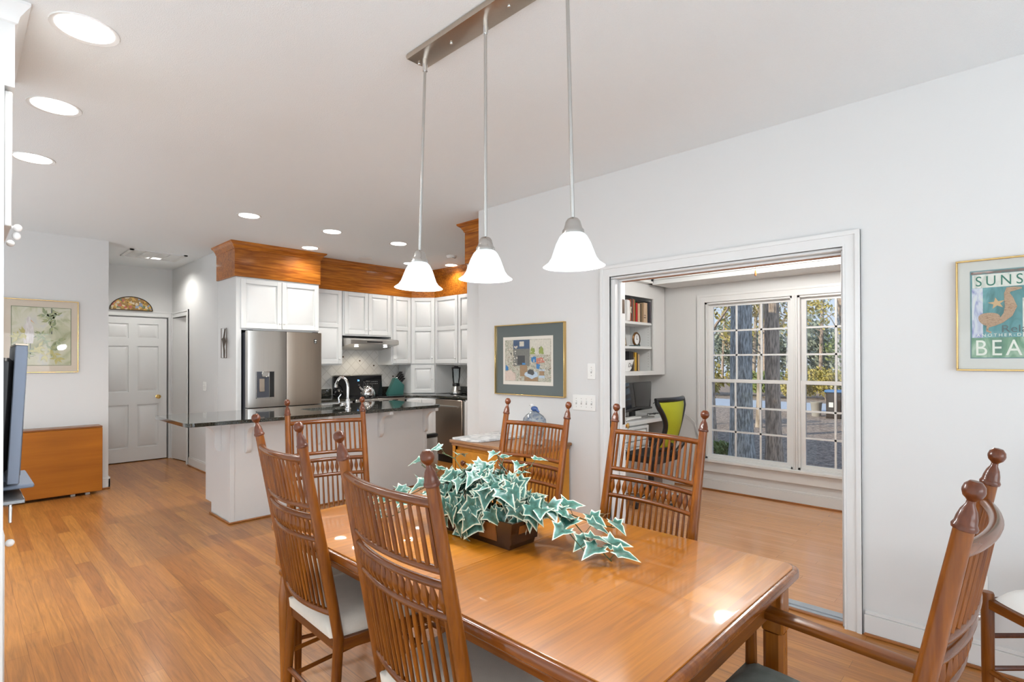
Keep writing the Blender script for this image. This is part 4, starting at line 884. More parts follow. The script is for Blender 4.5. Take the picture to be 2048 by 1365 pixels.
G().box(0.116, 0.172, -0.012, -0.006, 1.06, 1.205, bev=0.002).mk('dispenser_paddle', STEELW, dp_); G().box(0.140, 0.220, -0.013, -0.006, 1.225, 1.285, bev=0.008).mk('dispenser_nozzle', NICKEL, dp_)
G().box(0.222, 0.279, -0.008, -0.006, 0.995, 1.284).mk('dispenser_recess', BLACKG, dp_, smooth=False)
G().box(0.755, 0.790, -0.0015, 0.004, 1.615, 1.665).mk('logo_badge', BLACK, fr, smooth=False)
G().prism([(-0.009, 0.008), (0.009, 0.008), (0.009, -0.002), (0, -0.012), (-0.009, -0.002)], 0, 0.002, M=T(0.7725, -0.0015, 1.648) @ RX).mk('logo_shield', PLATE, fr, smooth=False)
G().box(0.7605, 0.7845, -0.0030, -0.0015, 1.622, 1.626).mk('logo_bar', PLATE, fr, smooth=False)
# ------------------------------------------------------------------ island
isl = empty('kitchen_island', (1.650, 4.957, 0), label='white panelled kitchen island with curved corbels', cat='island')
IL, IW = 2.08, 0.66
G().box(0, IL, 0, 0.50, 0, 0.884).box(-0.0, IL, 0.5, IW, 0.10, 0.884).mk('body', CABW, isl, smooth=False)
for (a, b_, c_, d_) in ((-0.006, 0.03, -0.006, 0.03), (IL-0.03, IL+0.006, -0.006, 0.03)): G().box(a, b_, c_, d_, 0, 0.884, bev=0.002).mk('corner_post', CABW, isl)
G().box(-0.02, IL+0.02, -0.020, -0.006, 0, 0.016, bev=0.004).box(-0.020, -0.006, -0.006, 0.50, 0, 0.016, bev=0.004).mk('shoe_moulding', OAKTRIM, isl)
def corbel_poly(L=0.23, H=0.285):
    pts = [(0, 0), (L, 0), (L, -0.035), (L-0.03, -0.045)]
    pts += [(L-0.035-(L-0.085)*math.sin(PI/2*k/8), -0.045-0.10*(1-math.cos(PI/2*k/8))) for k in range(1, 9)]
    pts += [(0.055, -0.20), (0.055, -0.24), (0.045, -0.268), (0.022, -H), (0, -H)]
    return pts
def corbel(M): return G().prism(corbel_poly(), -0.021, 0.021, M=M @ Matrix(((1, 0, 0, 0), (0, 0, -1, 0), (0, 1, 0, 0), (0, 0, 0, 1))), bev=0.003).mk('corbel', CABW, isl)
for x in (0.135, 0.80, 1.47, 2.055): corbel(T(x, 0, 0.884, -PI/2))
corbel(T(0, 0.25, 0.884, PI))
Cx0, Cx1, Cy0, Cy1 = 1.245, 3.765, 4.70, 5.66
ic = G()
def counter_poly():
    c = 0.07; out = []
    for cx_, cy_, a0, cc in ((Cx1-0.03, Cy1-0.03, 0, 0.03), (Cx0+0.03, Cy1-0.03, PI/2, 0.03), (Cx0+c, Cy0+c, PI, c), (Cx1-c, Cy0+c, 3*PI/2, c)):
        for k in range(6): a = a0+PI/2*k/5; out.append((cx_+cc*math.cos(a), cy_+cc*math.sin(a)))
    return out
SX0, SX1, SY0, SY1 = 2.42, 2.86, 5.02, 5.34
b = bmesh.new()
outer = [b.verts.new((x, y, 0.915)) for x, y in counter_poly()]; inner = [b.verts.new((x, y, 0.915)) for x, y in rrect((SX1-SX0)/2, (SY1-SY0)/2, 0.06, 3)]
for v in inner: v.co.x += (SX0+SX1)/2; v.co.y += (SY0+SY1)/2
eo = [b.edges.new((outer[i], outer[(i+1) % len(outer)])) for i in range(len(outer))]; ei = [b.edges.new((inner[i], inner[(i+1) % len(inner)])) for i in range(len(inner))]
bmesh.ops.triangle_fill(b, edges=eo+ei, use_beauty=True)
ex = bmesh.ops.extrude_face_region(b, geom=b.faces[:]); bmesh.ops.translate(b, verts=[v for v in ex['geom'] if isinstance(v, bmesh.types.BMVert)], vec=(0, 0, -0.031))
bmesh.ops.recalc_face_normals(b, faces=b.faces); ic._merge(b, None)
icm = ic.mk('island_countertop', GRAN, ang=40); tag(icm, 'polished black granite top overhanging the kitchen island', 'countertop')
bv = icm.modifiers.new('bevel', 'BEVEL'); bv.width = 0.007; bv.segments = 2; bv.limit_method = 'ANGLE'; bv.angle_limit = math.radians(60)
sk = G()
b = bmesh.new(); rim = rrect(0.228, 0.168, 0.06, 3); top = [b.verts.new((x, y, 0.880)) for x, y in rim]; bot = [b.verts.new((x*0.9, y*0.9, 0.72)) for x, y in rim]
for i in range(len(top)): b.faces.new((top[i], top[(i+1) % len(top)], bot[(i+1) % len(top)], bot[i]))
b.faces.new(bot); bmesh.ops.recalc_face_normals(b, faces=b.faces); sk._merge(b, T((SX0+SX1)/2, (SY0+SY1)/2, 0))
s_ = sk.mk('sink', BLACK); tag(s_, 'small dark undermount sink in the island top', 'sink'); sm = s_.modifiers.new('thick', 'SOLIDIFY'); sm.thickness = 0.006
fa = empty('faucet', (2.80, 5.0, 0.915), math.radians(100), label='chrome gooseneck faucet with side lever on the island', cat='faucet')
fa.location = (2.76, 4.965, 0.915)
G().lathe([(0.030, 0), (0.030, 0.006), (0.024, 0.012), (0.022, 0.09), (0.016, 0.105), (0, 0.105)], 18).mk('base', CHROME, fa)
G().tube([(0, 0, 0.09), (0, 0, 0.22)]+[(0.09-0.09*math.cos(a), 0, 0.22+0.10*math.sin(a)) for a in [PI*i/10 for i in range(1, 9)]]+[(0.185, 0, 0.24)], [0.0135]*10+[0.015], 12).mk('spout', CHROME, fa)
G().tube([(0.182, 0, 0.255), (0.188, 0, 0.215)], [0.016, 0.018], 12).mk('spray_head', NICKEL, fa)
G().ball((0, 0.055, 0.045), 0.026, sc=(1, 1.5, 0.9)).tube([(0, 0.08, 0.05), (0.0, 0.105, 0.075), (0.01, 0.108, 0.12), (0.0, 0.085, 0.155)], [0.010, 0.008, 0.006, 0.005], 8).mk('lever', CHROME, fa)
# trash can
tr = empty('trash_can', (3.87, 5.16, 0), label='slim steel trash can with black lid rim beside the island end', cat='trash can')
G().box(-0.10, 0.075, -0.15, 0.15, 0.015, 0.515, bev=0.02, seg=3).mk('body', STEEL, tr); G().box(-0.103, 0.078, -0.153, 0.153, 0.515, 0.55, bev=0.012, seg=2).mk('lid_rim', BLACK, tr)
G().box(-0.085, 0.06, -0.135, 0.135, 0.55, 0.558, bev=0.003).mk('lid', STEEL, tr); G().box(-0.05, 0.03, -0.175, -0.15, 0.01, 0.03, bev=0.004).mk('pedal', BLACK, tr)
# ------------------------------------------------------------------ framed pictures
def picture(name, M, W, H, matm, label, cat='picture', fw=0.008, fd=0.022, m=GOLD):
    """local x right, -y to the room, z up, origin bottom left on the wall"""
    t = empty(name, (0, 0, 0), label=label, cat=cat); t.matrix_world = M
    g = G().box(0, W, -fd, 0, 0, fw, bev=0.0015).box(0, W, -fd, 0, H-fw, H, bev=0.0015).box(0, fw, -fd, 0, fw, H-fw, bev=0.0015).box(W-fw, W, -fd, 0, fw, H-fw, bev=0.0015)
    g.mk('frame', m, t); G().box(fw, W-fw, -fd*0.55, -0.001, fw, H-fw).mk('mat_board', matm, t, smooth=False)
    return t, -fd*0.55
def flat(parent, name, m, x0, x1, z0, z1, y): return G().box(x0, x1, y-0.0006, y, z0, z1).mk(name, m, parent, smooth=False)
def blob(parent, name, m, pts, y): return G().prism(pts, 0, 0.0006, M=T(0, y, 0) @ RX).mk(name, m, parent, smooth=False)
def paint(nm, cols, scale=6, rough=0.35, coat=0.8, dist=1.5, stretch=(1, 1, 1), detail=5):
    m, n, l, b = _new(nm)
    tc = n.new('ShaderNodeTexCoord'); mp = n.new('ShaderNodeMapping'); mp.inputs['Scale'].default_value = stretch; l.new(tc.outputs['Object'], mp.inputs[0])
    z = n.new('ShaderNodeTexNoise'); z.inputs['Scale'].default_value = scale; z.inputs['Detail'].default_value = detail; z.inputs['Distortion'].default_value = dist; l.new(mp.outputs[0], z.inputs['Vector'])
    r = n.new('ShaderNodeValToRGB'); e = r.color_ramp.elements; k = len(cols)
    e[0].position = 0.3; e[0].color = (*cols[0], 1); e[1].position = 0.7; e[1].color = (*cols[-1], 1)
    for i in range(1, k-1): q = e.new(0.3+0.4*i/(k-1)); q.color = (*cols[i], 1)
    l.new(z.outputs['Fac'], r.inputs[0]); l.new(r.outputs[0], b.inputs['Base Color']); b.inputs['Roughness'].default_value = rough; b.inputs['Coat Weight'].default_value = coat; b.inputs['Coat Roughness'].default_value = 0.01
    return m
# egret picture on the left wall
p, y = picture('egret_picture', T(0.318, 7.344, 1.288), 0.600, 0.752, mat('cream_mat', (0.58, 0.50, 0.40), 0.4, coat=0.4, coat_rough=0.01), 'framed watercolour of a white egret among leaves on the left wall')
BGP = paint('watercolour_wash', [(0.30, 0.31, 0.17), (0.46, 0.46, 0.30), (0.56, 0.54, 0.42), (0.50, 0.50, 0.46)], 5, coat=0.35)
art = flat(p, 'print', BGP, 0.075, 0.535, 0.078, 0.672, y)
G().box(0.070, 0.540, y-0.0012, y-0.0002, 0.073, 0.078).box(0.070, 0.540, y-0.0012, y-0.0002, 0.672, 0.677).box(0.070, 0.075, y-0.0012, y-0.0002, 0.073, 0.677).box(0.535, 0.540, y-0.0012, y-0.0002, 0.073, 0.677).mk('mat_bevel', mat('mat_green', (0.16, 0.20, 0.12), 0.5), p, smooth=False)
GL = paint('leaf_paint', [(0.12, 0.15, 0.05), (0.22, 0.26, 0.10), (0.36, 0.35, 0.13)], 20); YL = paint('leaf_yellow', [(0.35, 0.33, 0.07), (0.50, 0.42, 0.14)], 20); EG = paint('egret_white', [(0.48, 0.43, 0.40), (0.66, 0.63, 0.60)], 12, stretch=(6, 6, 1)); DKP = mat('ink_dark', (0.05, 0.06, 0.04), 0.4, coat=0.8, coat_rough=0.01)
ORP = mat('beak_orange', (0.65, 0.28, 0.06), 0.4, coat=0.8)
blob(p, 'egret_body', EG, [(0.165, 0.30), (0.235, 0.30), (0.245, 0.37), (0.240, 0.46), (0.225, 0.50), (0.215, 0.53), (0.220, 0.56), (0.205, 0.575), (0.190, 0.565), (0.184, 0.54), (0.186, 0.51), (0.165, 0.48), (0.158, 0.42)], y-0.0008)
blob(p, 'egret_beak', ORP, [(0.216, 0.545), (0.222, 0.528), (0.25, 0.503)], y-0.0010)
g = G()
for (x, z) in ((0.185, 0.30), (0.215, 0.30)): g.box(x-0.003, x+0.003, y-0.0012, y-0.0005, 0.19, z)
g.box(0.18, 0.24, y-0.0012, y-0.0005, 0.165, 0.17).box(0.376, 0.386, y-0.0012, y-0.0005, 0.40, 0.67); g.mk('painted_lines', DKP, p, smooth=False)
r2 = random.Random(5)
def leafset(name, m, spots, L, y, n=5):
    g = G()
    for (cx_, cz_) in spots:
        for k in range(n):
            a = r2.uniform(0, 2*PI); l_ = L*r2.uniform(0.6, 1.1); w_ = l_*0.2; ca, sa = math.cos(a), math.sin(a)
            g.prism([(cx_+u*ca-v*sa, cz_+u*sa+v*ca) for u, v in ((0, 0), (l_*0.4, -w_), (l_, 0), (l_*0.4, w_))], 0, 0.0004, M=T(0, y-0.0002*k, 0) @ RX)
    return g.mk(name, m, p, smooth=False)
leafset('painted_leaves', GL, [(0.38, 0.62), (0.36, 0.54), (0.33, 0.60), (0.39, 0.48), (0.33, 0.33), (0.38, 0.24), (0.19, 0.21), (0.42, 0.6), (0.30, 0.40), (0.43, 0.33)], 0.075, y-0.0008, 6)
leafset('painted_yellow_leaves', YL, [(0.26, 0.22), (0.40, 0.20), (0.33, 0.18), (0.17, 0.40), (0.12, 0.36), (0.42, 0.15), (0.28, 0.27)], 0.07, y-0.0012, 5)
# interior print on the right wall
p, y = picture('cottage_print', T(3.233, 3.296, 1.118, FNX), 0.757, 0.583, mat('slate_mat', (0.075, 0.095, 0.088), 0.4, coat=1.0, coat_rough=0.01), 'framed print of a cosy sitting room in a wide grey mat, above the dresser', fw=0.009, fd=0.03)
flat(p, 'paper_border', mat('print_paper', (0.72, 0.68, 0.60), 0.4, coat=0.9, coat_rough=0.01), 0.095, 0.640, 0.085, 0.480, y)
MIX = paint('print_room', [(0.22, 0.14, 0.08), (0.40, 0.36, 0.28), (0.55, 0.52, 0.42), (0.20, 0.22, 0.14), (0.62, 0.58, 0.50)], 26, dist=2)
flat(p, 'print', MIX, 0.118, 0.620, 0.115, 0.455, y-0.0008)
PC = {k: mat('print_'+k, c, 0.4, coat=0.9, coat_rough=0.01, var=0.25, vscale=50) for k, c in dict(navy=(0.03, 0.07, 0.15), brick=(0.15, 0.15, 0.13), blue=(0.02, 0.17, 0.42), wall=(0.60, 0.57, 0.48), pink=(0.62, 0.50, 0.42), tan=(0.30, 0.18, 0.08), red=(0.50, 0.16, 0.10), pale=(0.45, 0.56, 0.66), green=(0.25, 0.31, 0.06), black=(0.03, 0.03, 0.03)).items()}
yy0 = y-0.0016
for k, (nm, c, x0, x1, z0, z1) in enumerate((('painted_wall', 'wall', 0.40, 0.615, 0.33, 0.45), ('painted_chimney', 'navy', 0.215, 0.395, 0.37, 0.453), ('painted_chimney', 'brick', 0.215, 0.395, 0.24, 0.38), ('painted_grate', 'black', 0.262, 0.345, 0.25, 0.325), ('painted_picture', 'wall', 0.285, 0.335, 0.40, 0.44),
     ('painted_pillow', 'blue', 0.415, 0.465, 0.27, 0.315), ('painted_crate', 'tan', 0.29, 0.37, 0.155, 0.245), ('painted_books', 'blue', 0.315, 0.35, 0.25, 0.265), ('painted_table', 'pale', 0.495, 0.555, 0.20, 0.215), ('painted_table', 'pale', 0.495, 0.555, 0.145, 0.165), ('painted_shelf', 'tan', 0.50, 0.55, 0.165, 0.20), ('painted_box', 'tan', 0.34, 0.485, 0.118, 0.15), ('painted_rug', 'pink', 0.122, 0.24, 0.118, 0.18))):
    flat(p, nm, PC[c], x0, x1, z0, z1, yy0-0.0001*k)
yy1 = yy0-0.0016
blob(p, 'painted_cushion', PC['pale'], [(0.34, 0.165), (0.42, 0.135), (0.485, 0.16), (0.48, 0.19), (0.41, 0.205), (0.345, 0.185)], yy1); blob(p, 'painted_cat', PC['black'], [(0.375, 0.18), (0.43, 0.165), (0.45, 0.18), (0.44, 0.205), (0.40, 0.215), (0.375, 0.20)], yy1-0.0007)
blob(p, 'painted_quilt', PC['blue'], [(0.125, 0.20), (0.16, 0.205), (0.155, 0.23), (0.128, 0.25)], yy1); blob(p, 'painted_sofa', PC['pink'], [(0.12, 0.12), (0.22, 0.12), (0.235, 0.17), (0.19, 0.205), (0.12, 0.19)], yy1-0.0003)
blob(p, 'painted_quilt', PC['red'], [(0.47, 0.30), (0.53, 0.31), (0.57, 0.27), (0.50, 0.265), (0.47, 0.24)], yy1); blob(p, 'painted_quilt', PC['blue'], [(0.47, 0.26), (0.51, 0.25), (0.50, 0.215), (0.47, 0.22)], yy1-0.0004)
for x in (0.43, 0.52): blob(p, 'painted_plant', PC['green'], [(x-0.028, 0.335), (x+0.028, 0.335), (x+0.02, 0.38), (x, 0.40), (x-0.02, 0.375)], yy1)
g = G(); r3 = random.Random(9)
for k in range(60): x, z = r3.uniform(0.40, 0.61), r3.uniform(0.20, 0.40); s = r3.uniform(0.003, 0.007); g.box(x-s, x+s, yy1-0.0012, yy1-0.0008, z-s, z+s)
for k in range(40): x, z = r3.uniform(0.13, 0.26), r3.uniform(0.25, 0.40); s = r3.uniform(0.003, 0.008); g.box(x-s, x+s, yy1-0.0012, yy1-0.0008, z-s, z+s)
g.mk('painted_flecks', PC['wall'], p, smooth=False)
# beach picture, cut by the right edge of the photo
BW = 0.62
p, y = picture('beach_sign_picture', T(3.233, 0.243, 1.350, FNX), BW, 0.505, mat('pale_mat', (0.52, 0.53, 0.49), 0.45, coat=0.8, coat_rough=0.02), 'gold framed SUNSET BEACH print with seahorse and shells at the right edge', fw=0.008)
ax0, ax1, az0, az1 = 0.054, BW-0.054, 0.060, 0.450
TEAL = paint('beach_teal', [(0.05, 0.16, 0.16), (0.10, 0.28, 0.29), (0.25, 0.42, 0.40)], 14, coat=0.7, stretch=(1, 1, 0.4)); CRM = paint('beach_cream', [(0.38, 0.42, 0.36), (0.58, 0.60, 0.53), (0.64, 0.65, 0.58)], 22, coat=0.7, stretch=(1, 1, 0.3))
GRN = paint('beach_green', [(0.04, 0.13, 0.08), (0.10, 0.24, 0.13), (0.30, 0.42, 0.30)], 16, coat=0.7, stretch=(1, 1, 0.4)); LAV = paint('beach_lavender', [(0.20, 0.22, 0.42), (0.50, 0.54, 0.60), (0.58, 0.62, 0.58)], 30, coat=0.7, stretch=(1, 1, 0.3)); RED = paint('beach_red', [(0.22, 0.09, 0.07), (0.08, 0.12, 0.10)], 30, coat=0.7)
flat(p, 'mat_bevel', mat('mat_teal', (0.16, 0.27, 0.28), 0.5), ax0-0.004, ax1+0.004, az0-0.004, az1+0.004, y)
flat(p, 'print', TEAL, ax0, ax1, az0, az1, y-0.0008); flat(p, 'printed_band', CRM, ax0+0.004, ax1-0.004, 0.375, 0.435, y-0.0016); flat(p, 'printed_band', GRN, ax0, ax1, az0, 0.150, y-0.0016); flat(p, 'printed_band', RED, ax0, ax1, 0.437, 0.449, y-0.0016)
flat(p, 'printed_strip', LAV, ax0+0.002, ax0+0.040, 0.150, 0.374, y-0.0017); flat(p, 'printed_strip', CRM, ax0+0.17, ax0+0.25, 0.150, 0.32, y-0.0018)
LG = mat('letter_green', (0.05, 0.18, 0.13), 0.5); LW = mat('letter_white', (0.66, 0.70, 0.62), 0.5)
yt = y-0.0026
text_mesh('lettering', 'SUNSET', 0.064, LG, p, T(ax0+0.014, yt, 0.383) @ RX, spacing=1.42, xs=0.82)
text_mesh('lettering', 'BEACH', 0.100, LW, p, T(ax0+0.010, yt, 0.070) @ RX, spacing=1.25, xs=0.80)
text_mesh('lettering', 'ANOTHER-DAY', 0.019, LW, p, T(ax0+0.018, yt, 0.154) @ RX, spacing=1.5)
text_mesh('lettering', 'Relax', 0.046, mat('letter_slate', (0.10, 0.14, 0.14), 0.5), p, T(ax0+0.100, yt, 0.172) @ RX @ Matrix.Shear('XZ', 4, (0.0, 0.0)), xs=1.1)
SHB = paint('shell_brown', [(0.20, 0.11, 0.06), (0.42, 0.29, 0.18), (0.30, 0.18, 0.10)], 60, coat=0.5, stretch=(1, 1, 3))
sh = [(0.120+0.037*math.cos(a), 0.235+0.030*math.sin(a)+0.004*math.cos(2*a)) for a in [2*PI*k/18 for k in range(18)]]
blob(p, 'printed_shell', SHB, [(x-0.005, z) for x, z in sh], yt); blob(p, 'printed_starfish', mat('star_tan', (0.50, 0.36, 0.20), 0.5), [(0.140+(0.030 if k % 2 == 0 else 0.012)*math.cos(PI/2+PI*k/5+0.15), 0.302+(0.027 if k % 2 == 0 else 0.010)*math.sin(PI/2+PI*k/5+0.15)) for k in range(10)], yt)
g = G()
path = [(a_-0.028, c_) for a_, c_ in [(0.150, 0.172), (0.136, 0.180), (0.138, 0.198), (0.160, 0.208), (0.182, 0.222), (0.205, 0.250), (0.215, 0.285), (0.208, 0.320), (0.202, 0.345), (0.208, 0.360), (0.225, 0.362), (0.250, 0.364)]]
rad = [0.003, 0.004, 0.005, 0.007, 0.010, 0.016, 0.020, 0.015, 0.009, 0.012, 0.009, 0.003]
L_, R2_ = [], []
for i, (a, c) in enumerate(path):
    q0 = path[max(0, i-1)]; q1 = path[min(len(path)-1, i+1)]; dx_, dz_ = q1[0]-q0[0], q1[1]-q0[1]; n_ = math.hypot(dx_, dz_); L_.append((a-dz_/n_*rad[i], c+dx_/n_*rad[i])); R2_.append((a+dz_/n_*rad[i], c-dx_/n_*rad[i]))
for i in range(len(path)-1): g.prism([L_[i], R2_[i], R2_[i+1], L_[i+1]], 0, 0.0006, M=T(0, yt-0.0003, 0) @ RX)
g.mk('printed_seahorse', SHB, p, smooth=False)
# right wall plates
switch_plate('switch_plate', T(3.233, 2.305, 1.321, FNX), 1, 'single white light switch beside the office opening, upper one')
switch_plate('switch_plate', T(3.233, 2.373, 1.088, FNX), 4, 'four gang white switch plate below the single switch')
ot = empty('wall_outlet', (3.233, 0.175, 0.365), FNX, label='white duplex outlet low on the wall behind the armchair', cat='outlet')
G().box(-0.036, 0.036, -0.006, 0, -0.06, 0.06, bev=0.003).mk('plate', PLATE, ot); G().box(-0.017, 0.017, -0.009, -0.006, 0.006, 0.042, bev=0.003).mk('socket', PLATE, ot)
G().box(-0.008, -0.005, -0.0095, -0.009, 0.020, 0.032).box(0.005, 0.008, -0.0095, -0.009, 0.020, 0.030).mk('slots', BLACK, ot, smooth=False)
nl = empty('night_light', (3.200, 0.178, 0.27), FNX, label='white plug in night light with a clear lens under the outlet', cat='night light')
G().box(-0.030, 0.030, -0.028, 0.024, -0.010, 0.075, bev=0.008, seg=2).mk('housing', PLATE, nl)
G().ball((0, -0.030, -0.012), 0.026, sc=(1, 0.8, 0.9)).mk('lens', mat('clear_lens', (0.8, 0.8, 0.8), 0.05, 0.7), nl); G().ball((-0.004, -0.029, 0.035), 0.0035, n=8).mk('indicator', mat('indicator_red', (0.8, 0.1, 0.05), 0.4), nl)
# ------------------------------------------------------------------ dresser with slab and bottle
ds = empty('dresser', (2.70, 3.262, 0), FNX, label='small honey pine dresser with round wooden knobs against the right wall', cat='dresser')
DWd, DD, DH = 0.775, 0.512, 0.785
G().box(0.012, 0.040, 0.01, DD, 0.06, DH-0.03).box(DWd-0.04, DWd-0.012, 0.01, DD, 0.06, DH-0.03).box(0.04, DWd-0.04, 0.03, DD, 0.08, DH-0.03).mk('carcass', DRES, ds, smooth=False)
G().box(-0.012, DWd+0.012, -0.015, DD+0.005, DH-0.022, DH, bev=0.004).box(0.0, DWd, 0.0, DD, DH-0.045, DH-0.022, bev=0.002).mk('top', DRESX, ds)
for k in range(3):
    z0 = DH-0.065-0.225*(k+1)+0.012; dr = G().box(0.048, DWd-0.048, 0.004, 0.03, z0, z0+0.205, bev=0.002).mk('drawer', DRES, ds)
    for x in (0.155, DWd-0.155): G().lathe([(0.010, 0), (0.009, 0.010), (0.019, 0.016), (0.022, 0.024), (0.016, 0.032), (0, 0.034)], 16, T(x, 0.004, z0+0.115) @ RX).mk('knob', CHDK, dr)
for x in (0.026, DWd-0.026): G().box(x-0.014, x+0.014, 0.0, 0.03, 0, DH-0.045, bev=0.002).box(x-0.014, x+0.014, DD-0.03, DD, 0, 0.08, bev=0.002).mk('leg', DRES, ds)
tag(G().prism([(2.70, 3.25), (2.70, 3.03), (2.74, 2.965), (3.20, 2.90), (3.20, 3.25)], 0.786, 0.803, bev=0.004).mk('marble_slab', MARBLE), 'white marble slab on the left half of the dresser top', 'marble slab')
vb = empty('glass_bottle', (2.95, 2.615, 0.786), FNX, label='blue and clear art glass bottle with a bird stopper on the dresser', cat='bottle')
BG = paint('bottle_glass', [(0.02, 0.05, 0.16), (0.16, 0.20, 0.26), (0.30, 0.33, 0.34), (0.05, 0.10, 0.22)], 14, rough=0.1, dist=2)
GR2 = paint('bottle_grey', [(0.16, 0.17, 0.17), (0.42, 0.42, 0.40), (0.26, 0.18, 0.12)], 18, rough=0.1, dist=2)
G().lathe([(0, 0), (0.075, 0), (0.085, 0.012), (0.078, 0.05), (0.098, 0.11), (0.106, 0.155)], 24, T() @ Matrix.Diagonal((1, 0.6, 1, 1))).mk('bottle_base', GR2, vb)
G().lathe([(0.106, 0.155), (0.098, 0.19), (0.075, 0.215), (0.040, 0.235), (0.022, 0.245), (0, 0.246)], 24, Matrix.Diagonal((1, 0.6, 1, 1))).mk('bottle_shoulder', BG, vb)
G().ball((0.0, 0, 0.262), 0.026, sc=(1.2, 0.8, 0.75)).tube([(0.015, 0, 0.262), (0.045, 0, 0.240)], [0.014, 0.005], 8).mk('bird_stopper', mat('bird_blue', (0.03, 0.09, 0.28), 0.15, coat=0.8), vb)
G().ball((-0.022, 0, 0.286), 0.015).mk('bird_head', mat('bird_white', (0.75, 0.75, 0.73), 0.2), vb); G().tube([(-0.034, 0, 0.288), (-0.048, 0, 0.283)], [0.005, 0.001], 8).mk('bird_beak', BLACK, vb)
G().box(-0.06, 0.06, -0.05, 0.05, 0.0, 0.02, bev=0.006).mk('bottle_foot', CHROME, vb)
# ------------------------------------------------------------------ drop leaf table folded flat at the left wall
lt = empty('drop_leaf_table', (0.755, 7.20, 0), label='folded wooden drop leaf table standing against the left wall', cat='table')
G().box(-0.50, 0.34, -0.085, -0.063, 0.03, 0.700, bev=0.004).mk('front_leaf', LEAFT, lt); G().box(-0.50, 0.34, -0.085, 0.13, 0.702, 0.718, bev=0.003).mk('top', LEAFD, lt)
G().box(-0.48, 0.32, 0.108, 0.128, 0.03, 0.700, bev=0.004).mk('back_leaf', LEAFT, lt); G().box(-0.45, 0.29, -0.04, 0.09, 0.06, 0.700).mk('gate_frame', LEAFD, lt, smooth=False)
for x in (-0.40, 0.10, 0.22): G().box(x-0.02, x+0.02, -0.05, -0.01, 0, 0.06, bev=0.004).mk('foot', mat('foot_grey', (0.5, 0.47, 0.42), 0.5) if 'foot_grey' not in MT else MT['foot_grey'], lt)
# ------------------------------------------------------------------ built-in media unit at the left edge, with television
bu = empty('media_cabinet', (-0.40, 2.66, 0), label='white built in media cabinet with crown at the left edge of the photo', cat='cabinet')
YW = 0.80
G().box(0, 0.520, 0.06, YW, 0, 0.78).box(0, 0.10, 0.06, YW, 0.78, 2.42).box(0.0, 0.524, 0.05, 0.075, 0.0, 2.42).box(0.0, 0.520, YW-0.02, YW, 0.78, 2.42).box(0, 0.520, 0.06, YW, 1.88, 2.42).mk('body', CABW, bu, smooth=False)
G().box(0, 0.552, 0.05, YW+0.02, 2.42, 2.66).mk('frieze', CABW, bu, smooth=False)
g = G(); prof = [(0.552, 2.655), (0.560, 2.66), (0.566, 2.685), (0.585, 2.712), (0.594, 2.724), (0.594, 2.735), (0.50, 2.735), (0.50, 2.655)]
b = bmesh.new(); A_ = [b.verts.new((x, 0.05-(x-0.552), z)) for x, z in prof]; B_ = [b.verts.new((x, YW+0.02, z)) for x, z in prof]
C_ = [b.verts.new((0.0, 0.05-(x-0.552), z)) for x, z in prof]
for i in range(len(prof)):
    j = (i+1) % len(prof); b.faces.new((A_[i], A_[j], B_[j], B_[i])); b.faces.new((A_[j], A_[i], C_[i], C_[j]))
b.faces.new(B_); bmesh.ops.recalc_face_normals(b, faces=b.faces); g._merge(b, None); g.mk('crown', CABW, bu, ang=25)
ud = G().box(0.524, 0.546, 0.06, 0.42, 1.905, 2.405, bev=0.003).mk('door', CABW, bu); G().ball((0.563, 0.085, 1.905), 0.014).tube([(0.546, 0.085, 1.905), (0.56, 0.085, 1.905)], 0.006, 8).ball((0.560, 0.09, 1.875), 0.013, sc=(1, 1, 1.2)).mk('knob', KNOBW, ud)
ud = G().box(0.524, 0.546, 0.43, 0.79, 1.905, 2.405, bev=0.003).mk('door', CABW, bu); G().ball((0.563, 0.46, 1.905), 0.014).mk('knob', KNOBW, ud)
ld = G().box(0.520, 0.530, 0.07, 0.42, 0.10, 0.76, bev=0.003).mk('door', CABW, bu); G().ball((0.545, 0.10, 0.72), 0.014).mk('knob', KNOBW, ld)
tv = empty('television', (0.135, 2.78, 0.915), label='silver edged flat screen television seen from its edge at the left', cat='television')
tilt = T(0, 0, 0, math.radians(-1.5), 0, math.radians(2.6))
def tvb(*a, **k): g = G().box(*a, **k); bmesh.ops.transform(g.bm, matrix=tilt, verts=g.bm.verts); return g
tvb(0.0, 0.036, 0.0, 0.60, 0.02, 0.55, bev=0.003).mk('bezel', SILVER, tv); tvb(0.036, 0.038, 0.02, 0.58, 0.05, 0.53).mk('screen', BLACKG, tv); g = tvb(-0.05, 0.0, 0.01, 0.59, 0.06, 0.50, bev=0.015).mk('rear_housing', BLACK, tv)
tvb(0.0, 0.037, -0.001, 0.60, 0.550, 0.556).mk('top_trim', mat('tv_cream', (0.75, 0.66, 0.52), 0.4), tv)
g = G()
for k in range(5): g.ball((-0.012, 0.009, 0.20+k*0.028), 0.004, n=8)
g.mk('side_buttons', NICKEL, tv)
G().box(-0.12, 0.085, 0.06, 0.44, -0.012, 0.004, bev=0.004).box(-0.02, 0.02, 0.18, 0.30, 0.0, 0.04).mk('stand_foot', SILVER, tv)
sh = empty('tv_shelf', (0.02, 2.72, 0.870), label='black pull out television shelf with a glass and steel edge', cat='shelf')
G().box(-0.30, 0.165, 0.0, 0.50, 0.0, 0.014, bev=0.002).mk('shelf_plate', mat('smoked_glass', (0.25, 0.26, 0.27), 0.08, 0.6), sh); G().box(-0.30, 0.09, 0.02, 0.48, -0.035, 0.0).mk('slide_rail', BLACK, sh, smooth=False)
G().box(0.12, 0.13, 0.01, 0.03, -0.07, 0.0, bev=0.002).mk('bracket', NICKEL, sh)
